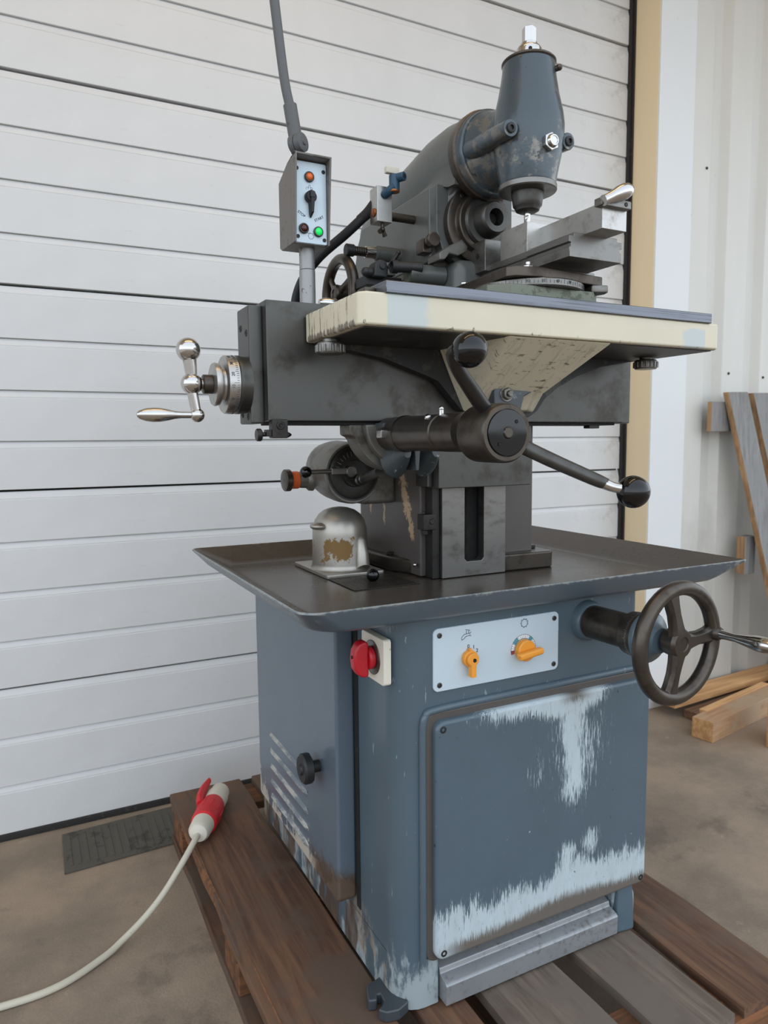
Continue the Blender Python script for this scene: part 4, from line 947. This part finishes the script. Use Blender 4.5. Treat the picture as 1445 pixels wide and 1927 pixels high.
b.loft([sq(AX, HY, z, rx, ry, e) for (z, rx, ry, e) in ((1.603, .048, .048, 2), (1.606, .0500, .0500, 2), (1.625, .0520, .0520, 2.15), (1.655, .0565, .0555, 2.4), (1.685, .0600, .0570, 2.6), (1.705, .0605, .0570, 2.6), (1.725, .0585, .0555, 2.5), (1.755, .0530, .0515, 2.2), (1.785, .0485, .0480, 2.05), (1.802, .0465, .0465, 2), (1.808, .0465, .0465, 2), (1.811, .044, .044, 2))])
# neck between the head and the swivel flange
b.loft([[(AX + rx * math.cos(2 * PI * i / 28), y, zc_ + rz * math.sin(2 * PI * i / 28)) for i in range(28)] for (y, rx, rz, zc_) in ((1.072, .052, .078, 1.697), (1.10, .051, .071, 1.695), (1.125, .052, .068, 1.695), (1.150, .059, .069, 1.696), (1.165, .068, .073, 1.698), (1.172, .072, .076, 1.698))])
vh = b.obj('vertical_head', 'head', mc, smooth=50)
for sgn in (-1, 1):
    b = MB(); xo = .772 if sgn < 0 else .899
    b.lathe([(0, 0), (0, .0135), (.002, .0145), (.11, .0175), (.135, .021), (.135, 0)], (xo, 1.032, 1.678), (.10 if sgn < 0 else -.06, 1, .10), 24)
    bo = b.obj('bolt_boss', 'head', vh)
    b = MB(); b.lathe([(0, 0), (0, .0085), (.003, .0085), (.004, .007), (.004, .0042), (.001, .004), (.001, 0)], (xo, 1.0325, 1.678), (0, -1, -.09), 20); b.obj('socket_bolt', 'black_matte', vh)
b = MB(); b.hexn((.842, 1.017, 1.660), (.842, 1.008, 1.660), .0155); b.lathe([(0, 0), (0, .0115), (.004, .0105), (.006, .009), (.006, .007), (.005, .0065), (.005, 0)], (.842, 1.008, 1.660), (0, -1, 0), 24); b.obj('oil_plug', 'chrome', vh)
b = MB(); b.cyl((.870, 1.036, 1.795), (.873, 1.031, 1.796), .005); b.ball((.8735, 1.030, 1.796), .0055); b.obj('oil_nipple', 'iron', vh)
b = MB(); b.lathe([(0, 0), (0, .046), (.002, .048), (.004, .048), (.006, .046), (.007, .025), (.007, 0)], (AX, HY, 1.809), (0, 0, 1), 48); b.obj('head_cap', 'iron', vh)
b = MB(); b.lathe([(0, 0), (0, .0250), (.005, .0255), (.007, .0235), (.020, .0225), (.024, .020), (.027, .0150), (.031, .0145), (.032, .013), (.032, 0)], (AX, HY, 1.815), (0, 0, 1), 36); db = b.obj('draw_bar_collar', 'chrome', vh)
b = MB(); b.cyl((AX + .0145, HY - .0170, 1.828), (AX + .0155, HY - .0182, 1.828), .0033); b.obj('pin_hole', 'void', vh)
b = MB(); b.cyl((AX - .012, HY - .0190, 1.828), (AX - .0126, HY - .0202, 1.828), .0033); b.obj('pin_hole', 'void', vh)
b = MB(); b.hexn((AX, HY, 1.845), (AX, HY, 1.873), .0122, .0012, 6, .3); b.obj('draw_bar', 'chrome', vh)
b = MB(); b.lathe([(0, 0), (0, .050), (.002, .0520), (.010, .0520), (.012, .050), (.012, .03), (.012, 0)], (AX, HY, 1.605), (0, 0, -1), 48); b.obj('head_flange', 'steel', vh)
b = MB(); b.lathe([(0, 0), (0, .0285), (.003, .0292), (.018, .0268), (.024, .0258), (.026, .0235), (.032, .0210), (.035, .015), (.035, 0)], (AX, HY, 1.5935), (0, 0, -1), 40); b.obj('collet_nut', 'steel_dark', vh)

# ---- vertical feed handwheel with dial
wx, wz = .962, .806
b = MB(); b.lathe([(0, 0), (0, .040), (.016, .038), (.022, .034), (.022, 0)], (.951, 1.026, wz), (0, -1, 0), 36); b.obj('shaft_boss', 'cabinet', mc)
b = MB(); b.lathe([(0, 0), (0, .0315), (.10, .0315), (.10, 0)], (.951, 1.004, wz), (.05, -1, 0), 36); b.obj('handwheel_shaft', 'iron', mc)
b = MB(); b.lathe([(0, 0), (0, .0365), (.003, .0385), (.030, .041), (.032, .041), (.032, 0)], (.956, .914, wz), (.04, -1, 0), 48)
dl2 = b.obj('feed_dial', 'iron', mc)
b = MB()
for i in range(90):
    a = 2 * PI * i / 90; L = .007 if i % 5 == 0 else .004
    b.box(-.0003, .0003, -L / 2, L / 2, -.0002, .0004, 0, mat=Matrix.Translation((.9575 + .0405 * math.cos(a), .888 + L / 2, wz + .0405 * math.sin(a))) @ Matrix.Rotation(PI / 2 - a, 4, 'Y'))
b.obj('graduation', 'steel_light', dl2)
b = MB(); b.lathe([(0, 0), (0, .043), (.003, .0445), (.010, .0445), (.013, .042), (.020, .030), (.034, .022), (.034, 0)], (.9575, .882, wz), (.04, -1, 0), 48); b.obj('dial_lock_ring', 'paint', mc)
b = MB(); wheel(b, (wx + .008, .824, wz + .001), (.07, -1, 0), .107, .0128, .026, 3, math.radians(-86), .0150, .018, .004, [math.radians(q_) for q_ in (-88, 14, 168)])
hw = b.obj('feed_handwheel', 'iron', mc)
b = MB(); b.lathe([(0, 0), (0, .014), (.006, .013), (.012, .010), (.012, 0)], (wx + .102, .826, wz + .006), (.07, -1, 0), 20); b.obj('handle_boss', 'iron', hw)
b = MB(); b.lathe([(0, 0), (0, .0085), (.012, .0075), (.030, .0072), (.050, .0105), (.068, .0135), (.082, .0135), (.096, .0105), (.106, .006), (.108, 0)], (wx + .1025, .815, wz + .006), (.05, -1, 0), 24); b.obj('handle', 'chrome', hw)

# ================================================================== vise and cutter on the table
vz = 1.3887
vb = V((.86, 1.07, vz))
vs = thing('machine_vise', 'grey steel swivel machine vise bolted on the table under the cutter', 'vise', vb)
b = MB(); b.prism([(.716, 1.02), (.745, .990), (.925, .990), (.955, 1.015), (.955, 1.15), (.716, 1.15)], 'z', vz, vz + .0225, .002); b.obj('base_flange', 'greenish', vs)
b = MB(); b.lathe([(0, 0), (0, .098), (.002, .100), (.012, .100), (.014, .098), (.014, 0)], (.845, 1.075, vz + .0222), (0, 0, 1), 56)
b.prism([(.925, .995), (.955, .985), (.962, 1.0), (.955, 1.03), (.93, 1.04)], 'z', vz + .0222, vz + .036, .003)
sw = b.obj('swivel_disc', 'steel', vs)
b = MB()
for i in range(40):
    a = math.radians(190 + i * 4.0); L = .008 if i % 5 == 0 else .005
    b.box(-.0004, .0004, -.0002, .0004, 0, L, 0, mat=Matrix.Translation((.845 + .1 * math.cos(a), 1.075 + .1 * math.sin(a), vz + .0265)) @ Matrix.Rotation(a + PI / 2, 4, 'Z'))
b.obj('graduation', 'ink', sw)
for i, t_ in enumerate(('40', '50', '40', '30')):
    a = math.radians(232 + i * 15); n_ = V((math.cos(a), math.sin(a), 0)); up_ = V((0, 0, 1))
    o = text(t_, .007, (.845 + .1003 * n_.x, 1.075 + .1003 * n_.y, vz + .030), (0, 0, 0), 'ink', sw, 'numeral'); o.rotation_euler = Matrix((up_.cross(n_), up_, n_)).transposed().to_euler()
b = MB(); b.prism([(.757, 1.20), (.748, 1.01), (.758, .996), (.805, .985), (.955, 1.00), (.955, 1.20)], 'z', vz + .0362, vz + .053, .002); b.obj('swivel_plate', 'iron', vs)
b = MB(); b.hexn((.79, 1.005, vz + .053), (.79, 1.005, vz + .058), .0085); b.cyl((.79, 1.005, vz + .058), (.79, 1.005, vz + .064), .005); b.obj('clamp_nut', 'chrome', vs)
b = MB(); b.hexn((.765, 1.16, vz + .053), (.765, 1.16, vz + .058), .0085); b.obj('clamp_nut', 'chrome', vs)
b = MB()
x0, x1, zb = .826, .942, 1.4515
bed = [(x0, zb), (x0, zb + .016), (x0 + .004, zb + .017), (x0 + .004, zb + .023), (x0 - .001, zb + .024), (x0 - .001, zb + .034), (x0 + .010, zb + .034), (x0 + .010, zb + .040), (x1 - .010, zb + .040), (x1 - .010, zb + .034), (x1 + .001, zb + .034), (x1 + .001, zb + .024), (x1 - .004, zb + .023), (x1 - .004, zb + .017), (x1, zb + .016), (x1, zb)]
b.prism(bed, 'y', .943, 1.225, .0007, 1)
b.box(.80, .955, 1.02, 1.22, vz + .053, zb + .001, .002)
b.obj('vise_bed', 'steel', vs)
b = MB(); b.box(.818, .95, 1.172, 1.222, 1.476, 1.536, .002); fj = b.obj('fixed_jaw', 'steel', vs)
b = MB(); b.cyl((.818, 1.197, 1.508), (.8172, 1.197, 1.508), .005); b.obj('jaw_hole', 'void', fj)
b = MB(); b.box(.8255, .943, 1.0535, 1.133, 1.4745, 1.5375, .0012)
mj = b.obj('moving_jaw', 'steel_light', vs)
b = MB(); b.box(.856, .909, .900, 1.06, 1.489, 1.530, .0012)
b.obj('jaw_slide', 'steel_light', vs)
b = MB(); b.box(.845, .909, .890, .908, 1.5215, 1.5345, .002); b.obj('handle_block', 'steel', vs)
b = MB(); b.lathe([(0, 0), (0, .0085), (.010, .0080), (.020, .0095), (.032, .0125), (.044, .0128), (.052, .0105), (.058, .006), (.060, 0)], (.846, .888, 1.527), (.80, -.12, .36), 22); b.obj('handle', 'chrome', vs)
b = MB(); b.cyl((.897, .8905, 1.528), (.897, .8895, 1.528), .0035); b.obj('set_screw', 'black_matte', vs)

b = MB()
pr = []
N_ = 30
rings = []
for k in range(N_ + 1):
    f = k / N_; z = 1.580 - f * .046; tw = f * 5.0; R_ = []
    fl = 1.0 if z < 1.552 else 0.0
    for i in range(20):
        a = 2 * PI * i / 20; r = .0058 - fl * .0016 * max(0, math.sin(2 * (a + tw)))
        R_.append((AX + r * math.cos(a), HY + r * math.sin(a), z))
    rings.append(R_)
b.loft(rings)
tag(b.obj('end_mill', 'chrome', org=(AX, HY, 1.534)), 'short bright fluted end mill held in the vertical head above the vise', 'cutter')

# ================================================================== power cable with plug
pc = thing('power_cable', 'pale grey cable with red and white plug lying across the pallet corner', 'cable', (.40, 1.84, .144))
b = MB(); cab = [(.352, 1.735, .178), (.330, 1.705, .170), (.290, 1.675, .135), (.245, 1.662, .085), (.200, 1.655, .045), (.150, 1.640, .018), (.105, 1.614, .009), (.013, 1.569, .008), (-.097, 1.563, .008), (-.30, 1.585, .008), (-.6, 1.66, .008)]
b.tube(cab, .0075, 12, 10); b.obj('cable', 'cable', pc)
p0 = V((.344, 1.722, .179)); dr = V((.47, .88, -.015)).normalized()
b = MB(); b.lathe([(0, 0), (0, .010), (.004, .022), (.014, .0275), (.045, .0285), (.052, .029), (.052, 0)], p0, dr, 28); b.obj('cable_gland', 'white_plastic', pc)
b = MB(); b.lathe([(.050, 0), (.050, .029), (.055, .0335), (.075, .034), (.08, .0325), (.085, .034), (.12, .0335), (.150, .030), (.158, .026), (.158, 0)], p0, dr, 28)
for i in range(10):
    a = 2 * PI * i / 10; e1 = dr.cross(V((0, 0, 1))).normalized(); e2 = e1.cross(dr); u_ = e1 * math.cos(a) + e2 * math.sin(a)
    b.tube([p0 + dr * .088 + u_ * .0325, p0 + dr * .118 + u_ * .0325], .003, 6, smooth=False)
b.obj('plug_body', 'red_plug', pc, label='red plug body')
b = MB(); b.lathe([(.156, 0), (.156, .027), (.160, .0295), (.195, .0295), (.20, .026), (.225, .0255), (.228, .0235), (.228, 0)], p0, dr, 28); b.obj('plug_collar', 'white_plastic', pc)
b = MB(); e1 = dr.cross(V((0, 0, 1))).normalized()
c0 = p0 + dr * .125 - e1 * .028 + V((0, 0, .010))
b.tube([c0, c0 + dr * .03 - e1 * .008 + V((0, 0, .004)), c0 + dr * .07 - e1 * .010 + V((0, 0, .010)), c0 + dr * .11 - e1 * .004 + V((0, 0, .018))], [.016, .019, .016, .009], 12, flat=.6)
b.obj('plug_flap', 'red_plug', pc, label='raised red flap')

# ================================================================== timber at the right
fr = thing('leaning_wood_frame', 'grey weathered board frame leaning against the ribbed white wall', 'wooden frame', (2.95, 1.98, 0))
def lean(x0, wdt, xb, name='board', mt=('grey_wood', 'grey_edge'), y=2.045, yb=1.90, zt=1.342, th=.028, zb0=.0):
    b = MB()
    T = [(x0, y, zt), (x0 + wdt, y - .004, zt + .003), (x0 + wdt, y + th, zt + .003), (x0, y + th, zt)]
    Bm = [(xb, yb, zb0), (xb + wdt, yb, zb0), (xb + wdt, yb + th, zb0), (xb, yb + th, zb0)]
    b.loft([Bm, T], bev=.002)
    bm = b.bm
    for f in bm.faces:
        if f.normal.x < -.8 or abs(f.normal.z) > .8: f.material_index = 1
    return b.obj(name, list(mt), fr)
lean(2.665, .118, 2.985); lean(2.825, .12, 3.145); lean(2.985, .12, 3.305)
b = MB(); b.box(2.600, 3.15, 2.072, 2.094, 1.178, 1.303, .002); 
for f in b.bm.faces:
    if f.normal.x < -.8: f.material_index = 1
b.obj('cross_rail', ['grey_wood', 'grey_edge'], fr)
b = MB(); b.box(2.792, 2.86, 2.03, 2.075, .555, .722, .003)
for f in b.bm.faces:
    if f.normal.x < -.8: f.material_index = 1
b.obj('spacer_block', ['grey_wood', 'grey_edge'], fr)

def beam(name, label, p0, p1, wd, th, mts, lift=0.0, group=None, bev=.003):
    """a length of timber from p0 to p1, wd across, th high, standing on lift"""
    p0 = V(p0); p1 = V(p1); L = (p1 - p0).length; a = math.atan2(p1.y - p0.y, p1.x - p0.x)
    b = MB(); b.box(0, L, 0, wd, 0, th, bev)
    for f in b.bm.faces:
        if abs(f.normal.x) > .8: f.material_index = 1
    o = b.obj(name, list(mts), org=(0, 0, 0)); o.location = (p0.x, p0.y, lift); o.rotation_euler = (0, math.atan2(-(p1.z - p0.z), L), a)
    return tag(o, label, 'timber', group)
beam('timber_beam', 'thick square-cut brown timber beam nearest on the floor beside the handwheel', (2.277, 1.759, 0), (2.90, 1.868, 0), .085, .080, ('pine', 'fresh'))
beam('timber_plank', 'long fresh tan plank lying highest against the foot of the white wall', (2.335, 1.985, .0), (3.35, 2.05, .0), .10, .028, ('fresh', 'fresh'), .047)
beam('timber_batten', 'short dark brown batten wedged under the long tan plank', (2.40, 1.905, 0), (2.95, 1.96, 0), .085, .034, ('old', 'old'), .001)
beam('timber_offcut', 'narrow light splinter strip lying along the top of the thick beam', (2.345, 1.845, 0), (2.85, 1.935, 0), .030, .05, ('fresh', 'fresh'), .036)
beam('timber_post', 'upright pale board end at the right edge in front of the timber pile', (2.43, 1.615, 0), (2.60, 1.66, 0), .03, .20, ('fresh', 'fresh'), 0)
